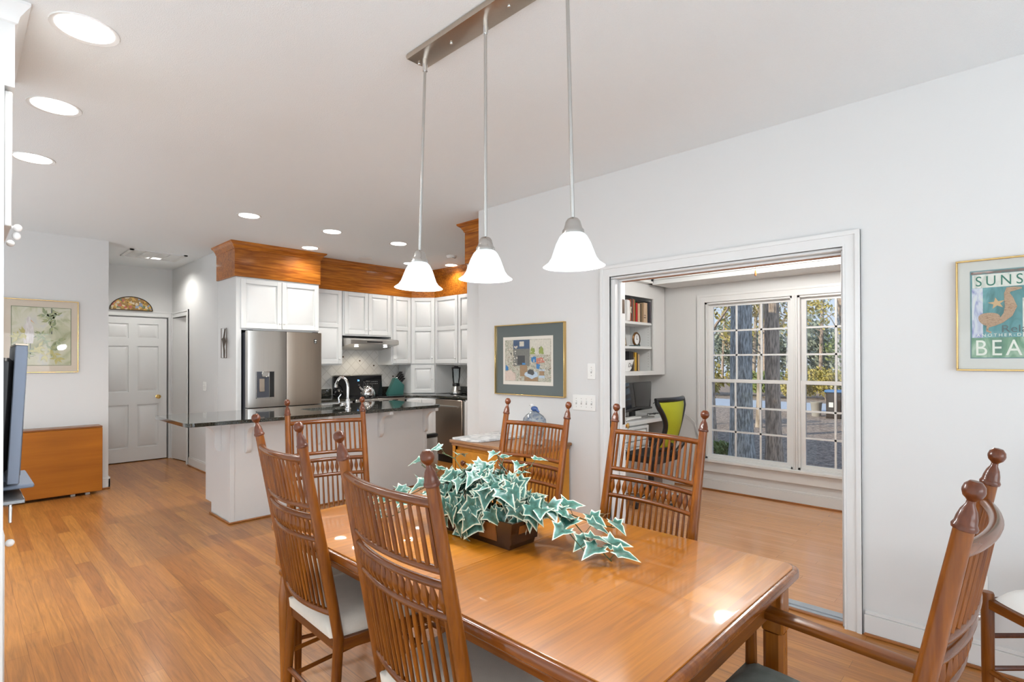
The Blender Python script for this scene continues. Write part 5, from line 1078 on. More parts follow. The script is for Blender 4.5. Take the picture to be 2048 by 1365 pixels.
# ------------------------------------------------------------------ white seated chair by the right wall
ch = empty('corner_chair', (2.86, 0.125, 0), math.radians(43.9), label='wooden chair with a padded white seat at the far right by the wall', cat='chair')
# local -x runs towards the camera, local -y to the right
S = 0.42
def cl(x, y, h): G().tube([(x, y, 0), (x, y, 0.2), (x, y, h-0.008), (x, y, h)], [0.018, 0.021, 0.022, 0.019], 14).mk('leg', CHW, ch)
cl(0, 0, 0.475); cl(-S, 0, 0.475); cl(0, -S, 1.0); cl(-S, -S, 1.0)
for (a, b_) in (((0, 0), (-S, 0)), ((0, -S), (-S, -S)), ((0, 0), (0, -S)), ((-S, 0), (-S, -S))):
    d_ = Vector((b_[0]-a[0], b_[1]-a[1])); M = T(a[0], a[1], 0, math.atan2(d_.y, d_.x)); G().box(0.015, S-0.015, -0.012, 0.012, 0.412, 0.450, bev=0.003, M=M).mk('seat_rail', CHWX, ch)
for z, k in ((0.27, 0), (0.14, 0)): G().tube([(0, 0, z+0.03), (0, -S, z+0.03)], 0.010, 8).mk('stretcher', CHDK, ch)
for z in (0.165, 0.30): G().tube([(0, 0, z), (-S, 0, z-0.0)], 0.011, 8).mk('stretcher', CHW, ch) if z < 0.2 else None
for z in (0.72, 0.94): G().tube([(0, -S, z), (-S, -S, z)], 0.012, 8).mk('back_rail', CHW, ch)
b = bmesh.new(); grid = []
for i in range(13):
    row = []
    for j in range(13):
        u, v = i/12*2-1, j/12*2-1; e = (1-abs(u)**5)*(1-abs(v)**5); row.append(b.verts.new((-S/2+u*(S/2-0.002)*(1-0.06*v*v*v*v), -S/2+v*(S/2-0.002)*(1-0.06*u**4), 0.452+0.062*max(e, 0)**0.5)))
    grid.append(row)
for i in range(12):
    for j in range(12): b.faces.new((grid[i][j], grid[i+1][j], grid[i+1][j+1], grid[i][j+1]))
g = G(); g._merge(b, None); sc_ = g.mk('seat_cushion', FABRICW, ch, ang=80)
#PART3
# ------------------------------------------------------------------ office contents
# bookcase along the far wall, facing -Y
BXR, BXL, BY, BB = 5.62, 4.25, 3.04, 3.345
bc = empty('bookcase', (BXL, BY, 0), label='white built in bookcase with three open shelves above the office desk', cat='bookcase')
BW_ = BXR+0.05-BXL
SZ = (1.285, 1.555, 1.82, 2.085)     # shelf tops and opening head
g = G().box(0, BW_, BB-BY-0.012, BB-BY, 1.24, 2.24).box(0, 0.03, 0, BB-BY, 1.24, 2.24).box(1.19, 1.22, 0.0, BB-BY, 1.24, 2.24).box(0, BW_, 0.0, BB-BY, 2.20, 2.24).box(1.22, BW_, 0.0, BB-BY, 1.24, 2.24)
g.box(0, BW_, -0.018, 0.0, SZ[3], 2.24).box(1.17, BW_, -0.018, 0.0, 1.285, SZ[3]).box(0, BW_, -0.018, 0, 1.24, 1.285).box(0, 1.19, 0, BB-BY, 1.24, 1.285)
g.mk('carcass', CABW, bc, smooth=False)
for z in SZ[1:3]: G().box(0.03, 1.19, 0.01, BB-BY-0.012, z-0.028, z, bev=0.002).mk('shelf', CABW, bc)
g = G()
for z in [1.33+0.03*k for k in range(24)]:
    for yy in (0.06, 0.24): g.box(1.1885, 1.1895, yy-0.003, yy+0.003, z-0.003, z+0.003)
g.mk('shelf_pin_holes', MT['vent_shadow'], bc, smooth=False)
def book(x, z, th, h, d, col, label, tilt=0.0, pages=True):
    m = mat('cover_%d' % len(MT), col, 0.55, var=0.15, vscale=30)
    o = empty('book', (x+0.185, BY+0.02, z), label=label, cat='book', group='books on the office shelves')
    g = G().box(0, th, 0.0, 0.003, 0, h, bev=0.0006).box(0, 0.003, 0, d, 0, h).box(th-0.003, th, 0, d, 0, h); g.mk('cover', m, o, smooth=False)
    G().box(0.003, th-0.003, 0.003, d-0.004, 0.004, h-0.004).mk('pages', MT.get('book_pages') or mat('book_pages', (0.70, 0.62, 0.48), 0.8, var=0.1, vscale=200, stretch=(20, 1, 1)), o, smooth=False)
    if tilt: o.rotation_euler = (0, tilt, 0)
    return o
Z1, Z3 = SZ[2]+0.0005, 1.2855
for x, th, h, d, c, lab in ((4.80, 0.035, 0.235, 0.18, (0.30, 0.08, 0.04), 'tall rust brown book left of the green spined book on the top shelf'),
                            (4.838, 0.022, 0.25, 0.19, (0.10, 0.09, 0.08), 'black book behind the white folder on the top shelf'),
                            (4.862, 0.030, 0.240, 0.18, (0.42, 0.12, 0.07), 'reddish brown book beside the green spined book on the top shelf'),
                            (4.894, 0.016, 0.238, 0.18, (0.28, 0.36, 0.12), 'thin green spined book on the top shelf'),
                            (4.925, 0.034, 0.205, 0.19, (0.50, 0.02, 0.02), 'bright red book on the top shelf'),
                            (4.962, 0.048, 0.200, 0.19, (0.66, 0.46, 0.30), 'peach coloured book right of the bright red book'),
                            (5.013, 0.022, 0.198, 0.18, (0.16, 0.10, 0.06), 'dark brown book between the peach and the tan books'),
                            (5.038, 0.018, 0.205, 0.18, (0.30, 0.22, 0.12), 'slim olive brown book beside the wide tan book'),
                            (5.060, 0.020, 0.208, 0.19, (0.52, 0.34, 0.20), 'narrow tan book left of the wide tan album'),
                            (5.083, 0.085, 0.220, 0.20, (0.60, 0.44, 0.30), 'wide tan album with two dark spots on its spine'),
                            (5.171, 0.040, 0.238, 0.22, (0.03, 0.03, 0.04), 'black binder near the right end of the top shelf'),
                            (5.214, 0.026, 0.236, 0.20, (0.13, 0.11, 0.13), 'dark grey folder at the right end of the top shelf')):
    b_ = book(x, Z1, th, h, d, c, lab)
    if 'album' in lab: G().ball((0.04, -0.001, 0.055), 0.008, n=8, sc=(1, 0.2, 1)).ball((0.042, -0.001, 0.08), 0.007, n=8, sc=(1, 0.2, 1)).mk('spine_mark', DARKM, b_)
tag(G().box(5.11, 5.385, BY+0.04, BY+0.22, Z1+0.2215, Z1+0.2415, bev=0.002).mk('black_album', BLACK), 'flat black album lying on top of the books on the top shelf', 'book')
wf = empty('white_folder', (4.925, BY+0.012, Z1), label='white ruffled folder with gold edge at the left of the top shelf', cat='folder')
G().prism([(0, 0), (0.055, 0.005), (0.062, 0.07), (0.052, 0.14), (0.060, 0.20), (0.045, 0.222), (0.0, 0.225)], -0.12, 0, M=RX, bev=0.004).mk('cover', KNOBW, wf); G().prism([(0.06, 0.10), (0.085, 0.085), (0.075, 0.12), (0.088, 0.15), (0.066, 0.155)], -0.02, 0.0, M=RX).mk('lace_edge', MT['book_pages'], wf)
# middle shelf: clock and picture frame
Z2 = SZ[1]+0.0005
ck = empty('mantel_clock', (5.16, BY+0.06, Z2), label='small round bronze clock standing on the middle shelf', cat='clock')
G().lathe([(0.062, 0), (0.074, 0.006), (0.078, 0.016), (0.070, 0.024), (0.060, 0.026)], 28, T(0, 0, 0.078) @ RX @ T(0, 0, 0, 0)).mk('case', mat('bronze', (0.18, 0.09, 0.035), 0.35, 0.7, var=0.3, vscale=40), ck)
G().lathe([(0, 0.016), (0.062, 0.016)], 28, T(0, 0, 0.078) @ RX).mk('dial', KNOBW, ck); G().box(-0.002, 0.002, -0.019, -0.017, 0.075, 0.115).box(0, 0.028, -0.019, -0.017, 0.076, 0.080).mk('hands', BLACK, ck, smooth=False)
G().box(-0.045, 0.06, -0.03, 0.05, 0, 0.012, bev=0.003).prism([(0.015, 0.012), (0.072, 0.012), (0.060, 0.03), (0.02, 0.02)], 0.0, 0.02, M=RX).mk('foot', mat('clock_teal', (0.05, 0.11, 0.11), 0.4), ck)
pf2 = empty('photo_frame', (4.95, BY+0.08, Z2), label='dark patterned photo frame at the left of the middle shelf', cat='picture frame')
G().box(0, 0.075, 0, 0.018, 0, 0.135, bev=0.003).mk('frame', mat('patterned_frame', (0.20, 0.15, 0.10), 0.5, var=0.8, vscale=90), pf2); G().box(0.02, 0.055, -0.001, 0.0, 0.02, 0.115).mk('picture', MT['book_pages'], pf2, smooth=False)
pf2.rotation_euler = (math.radians(-8), 0, 0)
# bottom shelf
for x, th, h, d, c, lab in ((4.862, 0.04, 0.215, 0.12, (0.02, 0.02, 0.022), 'thick black book on the bottom shelf behind the white sign'), (4.904, 0.035, 0.212, 0.12, (0.035, 0.03, 0.028), 'second black book on the bottom shelf'),
                            (4.943, 0.018, 0.21, 0.17, (0.13, 0.09, 0.06), 'dark brown book left of the gold book on the bottom shelf'), (4.964, 0.016, 0.15, 0.16, (0.62, 0.48, 0.25), 'short cream book beside the gold book'),
                            (4.984, 0.036, 0.205, 0.17, (0.62, 0.36, 0.04), 'golden yellow book on the bottom shelf'), (5.024, 0.020, 0.200, 0.17, (0.12, 0.07, 0.03), 'narrow brown book right of the golden yellow book'),
                            (5.046, 0.034, 0.185, 0.17, (0.60, 0.46, 0.30), 'pale tan book at the right end of the bottom shelf')):
    book(x, Z3, th, h, d, c, lab).location.y = BY+0.07
rc = empty('cardboard_box', (4.91, BY+0.20, Z3), label='small red and white box on the bottom shelf behind the sign', cat='box')
G().box(0, 0.10, 0, 0.08, 0, 0.185, bev=0.002).mk('box_body', KNOBW, rc); G().box(0.01, 0.06, -0.001, 0, 0.07, 0.13).mk('red_print', mat('print_red', (0.5, 0.05, 0.04), 0.5), rc, smooth=False)
sg = empty('ceramic_sign', (4.89, BY+0.015, Z3), label='white flared ceramic dish lettered in black script on the bottom shelf', cat='dish')
G().prism([(0.0, 0.0), (0.085, 0.0), (0.125, 0.035), (0.15, 0.09), (0.172, 0.125), (0.0, 0.118)], -0.03, 0.0, M=RX, bev=0.003).mk('dish', KNOBW, sg)
text_mesh('script_lettering', 'Du', 0.062, BLACK, sg, T(0.05, -0.0015, 0.045) @ RX @ Matrix(((1, 0.3, 0, 0), (0, 1, 0, 0), (0, 0, 1, 0), (0, 0, 0, 1))))
# upper cabinets along the window wall + side
uc = empty('upper_cabinet', (5.29, -1.5, 0), label='row of white cabinets hung above the office windows', cat='cabinet')
G().box(0, 0.39, 0.0, 4.45, 2.245, 2.735).box(-0.02, 0.39, 0, 4.45, 2.225, 2.245).mk('body', CABW, uc, smooth=False)
for k in range(7):
    panel_front('door', CABW, uc, T(0, 4.43-k*0.62, 2.275, FNX), 0.60, 0.40)
uc2 = empty('upper_cabinet', (4.25, 2.97, 0), label='white cabinet row above the office bookcase', cat='cabinet')
G().box(0, 1.03, 0.0, 0.38, 2.245, 2.735).box(0, 1.03, -0.02, 0.38, 2.241, 2.262).mk('body', CABW, uc2, smooth=False)
for k in range(2): panel_front('door', CABW, uc2, T(0.01+k*0.51, 0, 2.285), 0.50, 0.40)
pc = empty('fan_pull_chain', (4.40, 1.558, 0), label='wooden tassel of a ceiling fan pull chain hanging in the office', cat='pull chain')
G().tube([(0, 0, 2.735), (0, 0, 2.12)], 0.0015, 6).mk('chain', BRASS, pc); G().lathe([(0, 2.065), (0.007, 2.072), (0.008, 2.09), (0.004, 2.115), (0, 2.125)], 10).mk('tassel', OAKTRIM, pc)
cf = empty('ceiling_fan', (4.40, 1.45, CE), label='white ceiling fan of the office, out of sight above the opening', cat='ceiling fan')
G().lathe([(0, -0.25), (0.07, -0.25), (0.10, -0.20), (0.10, -0.12), (0.04, -0.09), (0.02, -0.05), (0.05, 0), (0, 0)], 24).mk('motor', TRIM, cf)
for k in range(5):
    G().box(0.10, 0.58, -0.06, 0.06, -0.17, -0.162, bev=0.002, M=T(0, 0, 0, 2*PI*k/5)).mk('blade', TRIM, cf)
G().lathe([(0.0, -0.33), (0.06, -0.32), (0.10, -0.28), (0.07, -0.25)], 24).mk('light_bowl', SHADE, cf)
light('fan_lamp', 'POINT', (4.40, 1.45, CE-0.42), 50, (1.0, 0.97, 0.93), shadow_soft_size=0.10)
# desk
dk = empty('office_desk', (3.80, 2.86, 0), label='white built in desk with drawers along the office end wall', cat='desk')
DL_ = 5.64-3.80
G().box(0, DL_, 0.0, 0.48, 0.745, 0.785, bev=0.004).mk('desktop', CABW, dk); G().box(0, 1.24, 0.03, 0.48, 0.08, 0.745).box(0, 1.24, 0.08, 0.48, 0, 0.08).box(DL_-0.03, DL_, 0.03, 0.48, 0, 0.745).mk('body', CABW, dk, smooth=False)
for k in range(3):
    o = panel_front('drawer', CABW, dk, T(0.01+k*0.41, 0.03, 0.59), 0.40, 0.14, st=0.03); knob(o, T(0.21+k*0.41, 0.01, 0.66), NICKEL, 0.010)
    o = panel_front('door', CABW, dk, T(0.01+k*0.41, 0.03, 0.09), 0.40, 0.49); knob(o, T(0.36+k*0.41, 0.01, 0.52), NICKEL, 0.010)
# computer: glossy black all in one with slim keyboard and cables
cm = empty('computer_monitor', (5.02, 3.02, 0.786), math.radians(4), label='glossy black computer screen on the white office desk', cat='computer')
G().prism([(-0.30, 0.08), (0.30, 0.08), (0.315, 0.10), (0.335, 0.36), (0.325, 0.385), (-0.325, 0.385), (-0.335, 0.36), (-0.315, 0.10)], 0, 0.03, M=RX, bev=0.006).mk('screen', BLACKG, cm)
G().box(-0.10, 0.10, 0.0, 0.15, 0, 0.012, bev=0.004).box(-0.05, 0.05, 0.02, 0.05, 0.012, 0.20, bev=0.004).mk('stand', BLACK, cm); G().tube([(-0.32, -0.032, 0.095), (0.0, -0.036, 0.115), (0.32, -0.032, 0.095)], 0.012, 8).mk('chin', BLACK, cm)
lp = empty('laptop_tray', (4.66, 2.90, 0.786), label='low grey tray with papers in front of the computer screen', cat='tray')
G().box(0, 0.56, 0, 0.10, 0, 0.018, bev=0.004).mk('tray', NICKEL, lp); G().box(0.02, 0.30, 0.01, 0.09, 0.018, 0.030).mk('papers', PLATE, lp, smooth=False)
r5 = random.Random(21); g = G()
for k in range(5):
    x0 = 5.05+r5.uniform(0, 0.15); g.tube([(x0+0.05*i, 2.905+0.03*math.sin(1.7*i+k), 0.822+0.012*abs(math.sin(i*1.3+k))) for i in range(6)], 0.004, 6)
tag(g.mk('cable_tangle', BLACK), 'tangle of black cables on the desk before the computer', 'cable', kind='stuff')
wr = G(); wr.tube([(5.40, 3.02, 0.92), (5.47, 3.0, 0.96), (5.53, 2.98, 0.94), (5.52, 2.97, 0.87), (5.50, 2.96, 0.80)], 0.004, 6)
tag(wr.mk('power_cord', BLACK), 'black power cord looping from the screen to the office wall', 'cable')
wc = G(); wc.tube([(5.655, 2.82, 0.785), (5.66, 2.76, 0.80), (5.66, 2.66, 0.72), (5.66, 2.60, 0.5), (5.66, 2.60, 0.2), (5.64, 2.62, 0.02)], 0.004, 6)
tag(wc.mk('grey_cord', mat('grey_cord', (0.6, 0.6, 0.58), 0.5)), 'pale cord arching down the office wall left of the window', 'cable')
# office chair
oc = empty('office_chair', (4.75, 2.50, 0), math.radians(90), label='office swivel chair with lime green mesh back and black frame', cat='chair')
LIME = mat('lime_mesh', (0.36, 0.38, 0.015), 0.7, var=0.12, vscale=200)
def back_pt(u, v):   # u -1..1 across, v 0..1 up
    wv = 0.185-0.085*math.sin(PI*min(1, v*1.15))*(1 if v < 0.87 else 0.6)+0.075*v
    return Vector((-0.02-0.06*v+0.06*u*u-0.06*math.sin(PI*v), u*wv, 0.56+0.47*v))
b = bmesh.new(); nu, nv = 10, 14
gr = [[b.verts.new(back_pt(-1+2*i/nu, j/nv)) for i in range(nu+1)] for j in range(nv+1)]
for j in range(nv):
    for i in range(nu): b.faces.new((gr[j][i], gr[j][i+1], gr[j+1][i+1], gr[j+1][i]))
g = G(); g._merge(b, None); o = g.mk('mesh_back', LIME, oc); md = o.modifiers.new('thick', 'SOLIDIFY'); md.thickness = 0.006
loop = [back_pt(-1, v/14) for v in range(15)]+[back_pt(-1+2*k/8, 1) for k in range(1, 8)]+[back_pt(1, 1-v/14) for v in range(15)]+[back_pt(1-2*k/8, 0) for k in range(1, 8)]
G().tube(loop+[loop[0]], 0.024, 10).mk('back_frame', BLACK, oc)
G().tube([(-0.10, -0.13, 0.62), (-0.08, 0.0, 0.52), (0.02, 0.0, 0.46)], 0.022, 10).tube([(-0.10, 0.13, 0.62), (-0.08, 0.0, 0.52)], 0.020, 10).mk('back_bracket', BLACK, oc)
G().prism(rrect(0.23, 0.24, 0.08), 0.43, 0.50, M=T(0.20, 0, 0), bev=0.02).mk('seat', mat('seat_black', (0.02, 0.02, 0.02), 0.8), oc)
G().tube([(0.18, 0, 0.08), (0.18, 0, 0.43)], 0.03, 12).mk('gas_lift', BLACK, oc)
for k in range(5):
    a = 2*PI*k/5+0.3; c_, s_2 = math.cos(a), math.sin(a)
    G().tube([(0.18, 0, 0.10), (0.18+0.28*c_, 0.28*s_2, 0.07)], [0.022, 0.014], 8).mk('base_arm', CHROME, oc)
    G().tube([(0.18+0.28*c_-0.02*s_2, 0.28*s_2+0.02*c_, 0.03), (0.18+0.28*c_+0.02*s_2, 0.28*s_2-0.02*c_, 0.03)], 0.029, 12).mk('caster', BLACK, oc)
sb = empty('paper_shredder', (5.13, 2.92, 0), label='grey brown waste bin with dark lid under the office desk', cat='bin')
G().box(0, 0.30, 0, 0.26, 0, 0.48, bev=0.01).mk('bin', mat('taupe_plastic', (0.20, 0.16, 0.14), 0.5), sb); G().box(-0.005, 0.305, -0.005, 0.265, 0.48, 0.55, bev=0.01).mk('lid', BLACK, sb)
# open door of the office, seen on its edge, and its hardware
od = empty('door_3', (3.365, 2.095, 0), label='white office door opened into the office, seen on its edge', cat='door'); od['kind'] = 'structure'
OM = T(0, 0, 0, math.radians(33.5))
def odm(g, nm, m): bmesh.ops.transform(g.bm, matrix=OM, verts=g.bm.verts); return g.mk(nm, m, od)
odm(G().box(0.0, 0.70, 0.012, 0.056, 0.012, 1.965, bev=0.002), 'door_leaf', TRIM)
odm(G().box(-0.0025, 0.0, 0.014, 0.045, 1.745, 1.83, bev=0.0008).tube([(-0.004, 0.048, 1.74), (-0.004, 0.048, 1.835)], 0.006, 8), 'hinge', NICKEL)
odm(G().box(-0.0025, 0.0, 0.012, 0.05, 0.95, 1.06, bev=0.001), 'latch_plate', GREYD)
for z in (0.865,): odm(G().lathe([(0.024, 0), (0.024, 0.004), (0.009, 0.008), (0.009, 0.026), (0.022, 0.034), (0.024, 0.044), (0.014, 0.052), (0, 0.053)], 18, T(0.63, 0.012, z-0.01) @ RX), 'door_knob', BRASS)
struct(G().box(WX0+0.076, WX0+0.12, 2.100, 2.1045, 1.74, 1.84).box(WX0+0.076, WX0+0.12, 2.100, 2.1045, 0.94, 1.06).mk('trim_14', DARKM), 'dark hinge leaves on the office door jamb', 'trim')
# ------------------------------------------------------------------ outdoors
GZ = -0.40
def leafy_ground():
    m, n, l, b = _new('leaf_litter')
    tc = n.new('ShaderNodeTexCoord'); z = n.new('ShaderNodeTexNoise'); z.inputs['Scale'].default_value = 16; z.inputs['Detail'].default_value = 10; z.inputs['Roughness'].default_value = 0.75; l.new(tc.outputs['Object'], z.inputs['Vector'])
    r = n.new('ShaderNodeValToRGB'); e = r.color_ramp.elements; e[0].position = 0.35; e[0].color = (0.10, 0.09, 0.085, 1); e[1].position = 0.66; e[1].color = (0.80, 0.64, 0.52, 1); q = e.new(0.5); q.color = (0.42, 0.33, 0.27, 1)
    l.new(z.outputs['Fac'], r.inputs[0]); l.new(r.outputs[0], b.inputs['Base Color']); b.inputs['Roughness'].default_value = 0.95
    bp = n.new('ShaderNodeBump'); bp.inputs['Distance'].default_value = 0.05; l.new(z.outputs['Fac'], bp.inputs['Height']); l.new(bp.outputs[0], b.inputs['Normal'])
    return m
struct(G().box(6.2, 90, -60, 70, GZ-0.1, GZ).mk('ground', leafy_ground(), smooth=False), 'leaf covered lawn outside the office windows', 'ground')
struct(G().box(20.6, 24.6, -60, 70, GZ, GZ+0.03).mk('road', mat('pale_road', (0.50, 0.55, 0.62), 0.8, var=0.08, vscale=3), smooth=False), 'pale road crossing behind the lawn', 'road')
struct(G().box(5.83, 6.2, -60, 30, GZ-0.1, GZ+0.02).box(5.45, 5.9, 3.6, 12, GZ, CE+0.6).box(5.84, 5.95, -20, -1.6, GZ, CE+0.6).mk('house_exterior', mat('siding', (0.5, 0.5, 0.48), 0.8), smooth=False), 'outer wall line of the house', 'wall')
struct(G().box(-9, 6.5, -9, 12, CE+0.5, CE+0.7).prism([(-9, CE+0.7), (6.5, CE+0.7), (-1.2, CE+3.6)], -9, 12, M=Matrix(((1, 0, 0, 0), (0, 0, 1, 0), (0, 1, 0, 0), (0, 0, 0, 1)))).mk('roof', mat('shingles', (0.12, 0.11, 0.10), 0.9), smooth=False), 'gable roof over the house', 'roof')
BK1 = bark('grey_bark', (0.78, 0.78, 0.76), (0.32, 0.31, 0.29), 2.2); BK2 = bark('brown_bark', (0.68, 0.54, 0.43), (0.30, 0.23, 0.18), 1.8); BK3 = bark('pale_bark', (0.60, 0.52, 0.43), (0.32, 0.26, 0.20), 0.6)
def leafmat(name, c1, c2):
    m, n, l, b = _new(name)
    oi = n.new('ShaderNodeTexCoord'); z = n.new('ShaderNodeTexNoise'); z.inputs['Scale'].default_value = 3; l.new(oi.outputs['Object'], z.inputs['Vector'])
    mx = n.new('ShaderNodeMix'); mx.data_type = 'RGBA'; mx.inputs[6].default_value = (*c1, 1); mx.inputs[7].default_value = (*c2, 1); l.new(z.outputs['Fac'], mx.inputs[0]); l.new(mx.outputs[2], b.inputs['Base Color'])
    b.inputs['Roughness'].default_value = 0.6; return m
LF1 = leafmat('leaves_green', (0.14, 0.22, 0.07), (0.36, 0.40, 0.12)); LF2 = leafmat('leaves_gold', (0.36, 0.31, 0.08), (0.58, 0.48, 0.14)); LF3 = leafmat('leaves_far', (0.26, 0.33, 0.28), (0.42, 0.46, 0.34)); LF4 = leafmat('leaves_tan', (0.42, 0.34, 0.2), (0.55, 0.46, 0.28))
rg_ = random.Random(77)
def leaves(centers, n, s, m, parent, name='foliage'):
    vs, fs = [], []
    for k in range(n):
        c, r = rg_.choice(centers)
        d = Vector((rg_.gauss(0, 1), rg_.gauss(0, 1), rg_.gauss(0, 1))).normalized()*rg_.uniform(0.3, 1)**0.5
        p = Vector(c)+Vector((d.x*r[0], d.y*r[1], d.z*r[2])); a = Vector((rg_.gauss(0, 1), rg_.gauss(0, 1), rg_.gauss(0, 1))).normalized(); t_ = a.orthogonal().normalized(); u_ = a.cross(t_)
        q = s*rg_.uniform(0.6, 1.3); i = len(vs)
        vs += [p-t_*q, p+u_*q*0.5, p+t_*q, p-u_*q*0.5]; fs.append((i, i+1, i+2, i+3))
    me = bpy.data.meshes.new(name); me.from_pydata([tuple(v) for v in vs], [], fs); me.materials.append(m); o = bpy.data.objects.new(name, me); COL.objects.link(o); o.parent = parent; return o
def trunk_geo(g, base_r, h, lean=(0, 0), wob=0.08, n=14, taper=0.45, flare=1.35):
    pts, rs = [], []
    for i in range(n+1):
        t = i/n; pts.append((lean[0]*t*h+wob*math.sin(3*t+1)*t, lean[1]*t*h+wob*math.cos(4*t)*t, t*h)); rs.append(base_r*(1-taper*t)*(flare if i == 0 else (1.08 if i == 1 else 1)))
    g.tube(pts, rs, 18); return pts, rs
def tree(x, y, r, h, label, m=BK2, lm=LF1, lean=(0, 0), crown=None, nl=2500, ls=0.07, branches=8, grp=None, b0=0.35, blen=2.2, taper=0.45):
    t = empty('tree', (x, y, GZ), label=label, cat='tree', group=grp)
    g = G(); pts, rs = trunk_geo(g, r, h, lean, taper=taper); g.mk('trunk', m, t)
    g = G(); tips = []
    for k in range(branches):
        f = b0+(0.97-b0)*k/max(1, branches-1); i = min(int(f*14), 13); p = Vector(pts[i]); a = rg_.uniform(0, 2*PI); L = blen*rg_.uniform(0.6, 1.1)*(1.2-f*0.6)
        q = p.copy(); seg = [tuple(q)]; d = Vector((math.cos(a), math.sin(a), rg_.uniform(0.2, 0.9))).normalized()
        for s_ in range(5):
            d = (d+Vector((rg_.uniform(-.3, .3), rg_.uniform(-.3, .3), rg_.uniform(-.15, .25)))).normalized(); q = q+d*L/5; seg.append(tuple(q))
            if s_ > 1: tips.append((tuple(q), (0.45, 0.45, 0.35)))
        r0 = rs[i]*0.35; g.tube(seg, [r0, r0*0.8, r0*0.6, r0*0.45, r0*0.3, r0*0.15], 7)
        for s_ in (2, 3, 4):
            p2 = Vector(seg[s_]); e = p2+Vector((rg_.uniform(-.5, .5), rg_.uniform(-.5, .5), rg_.uniform(-.2, .5)))*blen*0.35; g.tube([tuple(p2), tuple((p2+e)/2+Vector((0, 0, 0.05))), tuple(e)], [r0*0.3, r0*0.2, r0*0.08], 5); tips.append((tuple(e), (0.35, 0.35, 0.3)))
    g.mk('branches', m, t)
    if nl: leaves(crown or tips, nl, ls, lm, t)
    return t
def bush(x, y, sz, label, m, n, s, grp=None, name='shrub', trunks=False):
    t = empty(name, (x, y, GZ), label=label, cat='shrub', group=grp)
    g = G()
    for k in range(5):
        a = rg_.uniform(0, 2*PI); g.tube([(0, 0, 0), (math.cos(a)*sz[0]*0.3, math.sin(a)*sz[1]*0.3, sz[2]*0.6), (math.cos(a)*sz[0]*0.6, math.sin(a)*sz[1]*0.6, sz[2]*1.2)], [0.03 if trunks else 0.012, 0.02 if trunks else 0.008, 0.004], 6)
    g.mk('stems', BK3 if trunks else BK2, t)
    z0 = sz[2]*(1.25 if trunks else 0.9)
    cs = [((rg_.uniform(-1, 1)*sz[0]*0.5, rg_.uniform(-1, 1)*sz[1]*0.5, z0+rg_.uniform(-0.2, 0.35)*sz[2]), (sz[0]*0.5, sz[1]*0.5, sz[2]*(0.4 if trunks else 0.55))) for _ in range(7)]
    leaves(cs, n, s, m, t); return t
tree(8.62, 3.27, 0.172, 7.5, 'thick grey barked tree trunk close outside the left office window', BK1, LF1, (0.002, 0.003), nl=900, branches=5, b0=0.62, taper=0.25)
tree(8.98, 2.90, 0.115, 7.5, 'slimmer brown tree trunk right of the thick grey one', BK2, LF2, (0.010, 0.018), nl=900, branches=5, b0=0.62, taper=0.2)
tree(11.9, 5.22, 0.13, 6.5, 'dark tree trunk at the left edge of the left office window', BK2, LF1, (0.0, 0.01), nl=1400, branches=8, b0=0.4)
tree(16.2, 3.0, 0.15, 8.0, 'leaning oak whose branch crosses the top of the right office window', BK2, LF1, (-0.02, 0.16), nl=1500, branches=9, b0=0.25, blen=3.0)
tree(15.0, 5.24, 0.07, 7.0, 'pale slender forked tree between the two near trunks', BK3, LF2, (0.0, -0.02), nl=1200, branches=9, b0=0.3)
labs = ['tree beyond the road, seen faintly through the office windows']
for k in range(15):
    Y_ = 3.0+k*0.9+rg_.uniform(-.3, .3); X_ = rg_.uniform(27, 44)
    Y_ = Y_*X_/33
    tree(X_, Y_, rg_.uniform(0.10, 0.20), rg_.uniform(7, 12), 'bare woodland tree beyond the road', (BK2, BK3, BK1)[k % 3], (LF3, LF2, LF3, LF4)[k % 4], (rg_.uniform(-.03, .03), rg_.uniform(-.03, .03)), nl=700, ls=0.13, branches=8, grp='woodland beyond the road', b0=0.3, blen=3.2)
for k in range(9):
    X_ = 27.5+rg_.uniform(-.5, .5); Y_ = 4.2+k*1.25
    bush(X_, Y_, (1.1, 1.0, 0.85), 'gold green bush in the hedge behind the road', (LF2, LF1, LF2)[k % 3], 1400, 0.09, 'hedge behind the road')
for k in range(8):
    X_ = 46+rg_.uniform(-3, 3); Y_ = 4+k*2.6
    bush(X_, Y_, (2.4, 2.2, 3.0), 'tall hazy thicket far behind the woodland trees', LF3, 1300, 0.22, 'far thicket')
bush(19.6, 5.55, (0.75, 0.65, 0.75), 'golden crape myrtle with pale stems by the road edge', LF2, 1500, 0.06, trunks=True)
bush(19.4, 4.55, (0.5, 0.45, 0.8), 'second golden shrub with pale stems right of the dark post', LF2, 900, 0.06, trunks=True)
bush(14.5, 6.65, (0.9, 0.7, 1.0), 'yellow green shrub behind the dark trunk at the left window', LF2, 1500, 0.06, trunks=True)
bush(9.5, 4.0, (0.42, 0.36, 0.22), 'low green shrub at the foot of the dark trunk', LF1, 900, 0.035)
bush(7.9, 3.35, (0.30, 0.25, 0.12), 'small dark green plant beneath the left office window', LF1, 500, 0.03)
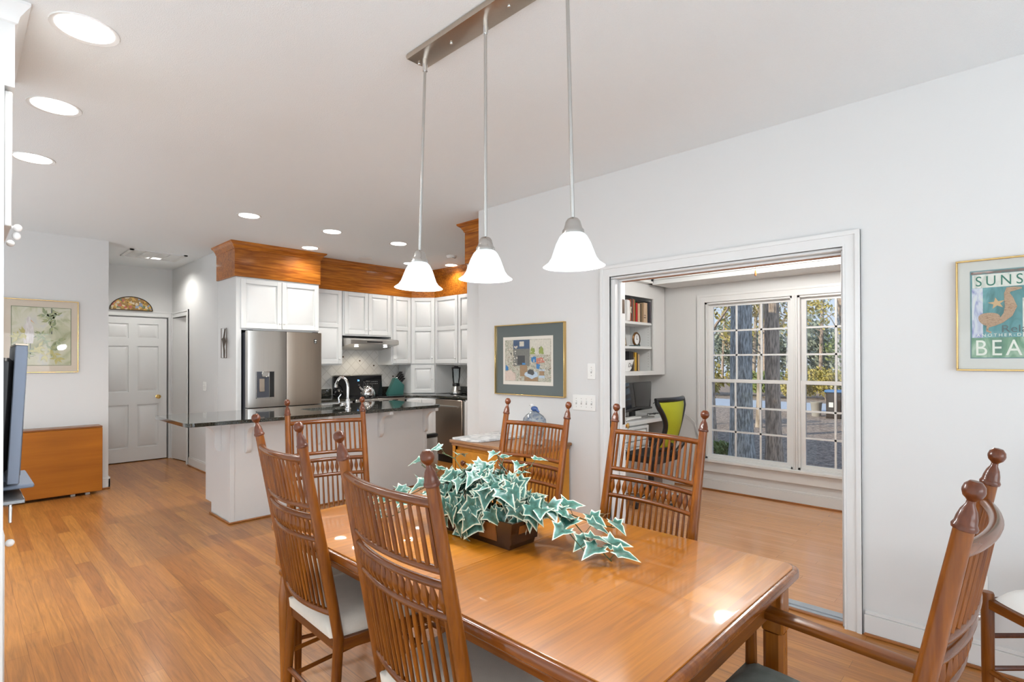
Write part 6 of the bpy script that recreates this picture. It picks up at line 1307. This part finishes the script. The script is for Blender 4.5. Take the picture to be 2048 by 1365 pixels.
bush(7.9, 1.85, (0.42, 0.42, 0.20), 'green shrub low in the right office window', LF1, 1100, 0.03)
bush(8.0, 1.35, (0.36, 0.36, 0.22), 'green shrub at the lower right corner of the right office window', LF1, 900, 0.03)
o = empty('stone_planter', (19.2, 4.93, GZ), label='pale tapered stone planter by the road', cat='planter'); G().lathe([(0, 0), (0.13, 0), (0.16, 0.40), (0.175, 0.42), (0.175, 0.46), (0.14, 0.46), (0.13, 0.40), (0, 0.39)], 20).mk('pot', mat('stone', (0.42, 0.40, 0.36), 0.9, var=0.1), o)
o = empty('mailbox_post', (18.9, 4.33, GZ), label='dark brick mailbox pillar with a blue cap by the road', cat='mailbox'); G().box(-0.22, 0.22, -0.20, 0.20, 0, 0.80, bev=0.01).mk('pillar', mat('dark_brick', (0.05, 0.04, 0.035), 0.8, var=0.3, vscale=20), o); G().box(-0.26, 0.26, -0.24, 0.24, 0.80, 0.88, bev=0.02).mk('cap', mat('blue_cap', (0.10, 0.24, 0.50), 0.5), o); G().box(-0.225, -0.22, 0.0, 0.12, 0.35, 0.5).mk('plaque', PLATE, o, smooth=False)
hs = empty('neighbour_house', (30, 4.0, GZ), label='small brown gabled house behind the road in the right office window', cat='house')
G().box(0, 6, -4.5, 1.6, 0, 2.1).mk('walls', mat('brick_wall', (0.36, 0.22, 0.14), 0.9, var=0.15), hs, smooth=False)
G().prism([(-6.2, 2.0), (2.1, 2.0), (2.1, 2.12), (-1.9, 3.4), (-6.2, 2.12)], -0.5, 6.5, M=Matrix(((0, 0, 1, 0), (1, 0, 0, 0), (0, 1, 0, 0), (0, 0, 0, 1)))).mk('roof', mat('blue_roof', (0.35, 0.42, 0.52), 0.8), hs, smooth=False)
G().box(-0.02, 0, -1.1, -0.3, 0.6, 1.6).box(-0.02, 0, 0.3, 0.9, 0.6, 1.6).mk('window', BLACKG, hs, smooth=False)
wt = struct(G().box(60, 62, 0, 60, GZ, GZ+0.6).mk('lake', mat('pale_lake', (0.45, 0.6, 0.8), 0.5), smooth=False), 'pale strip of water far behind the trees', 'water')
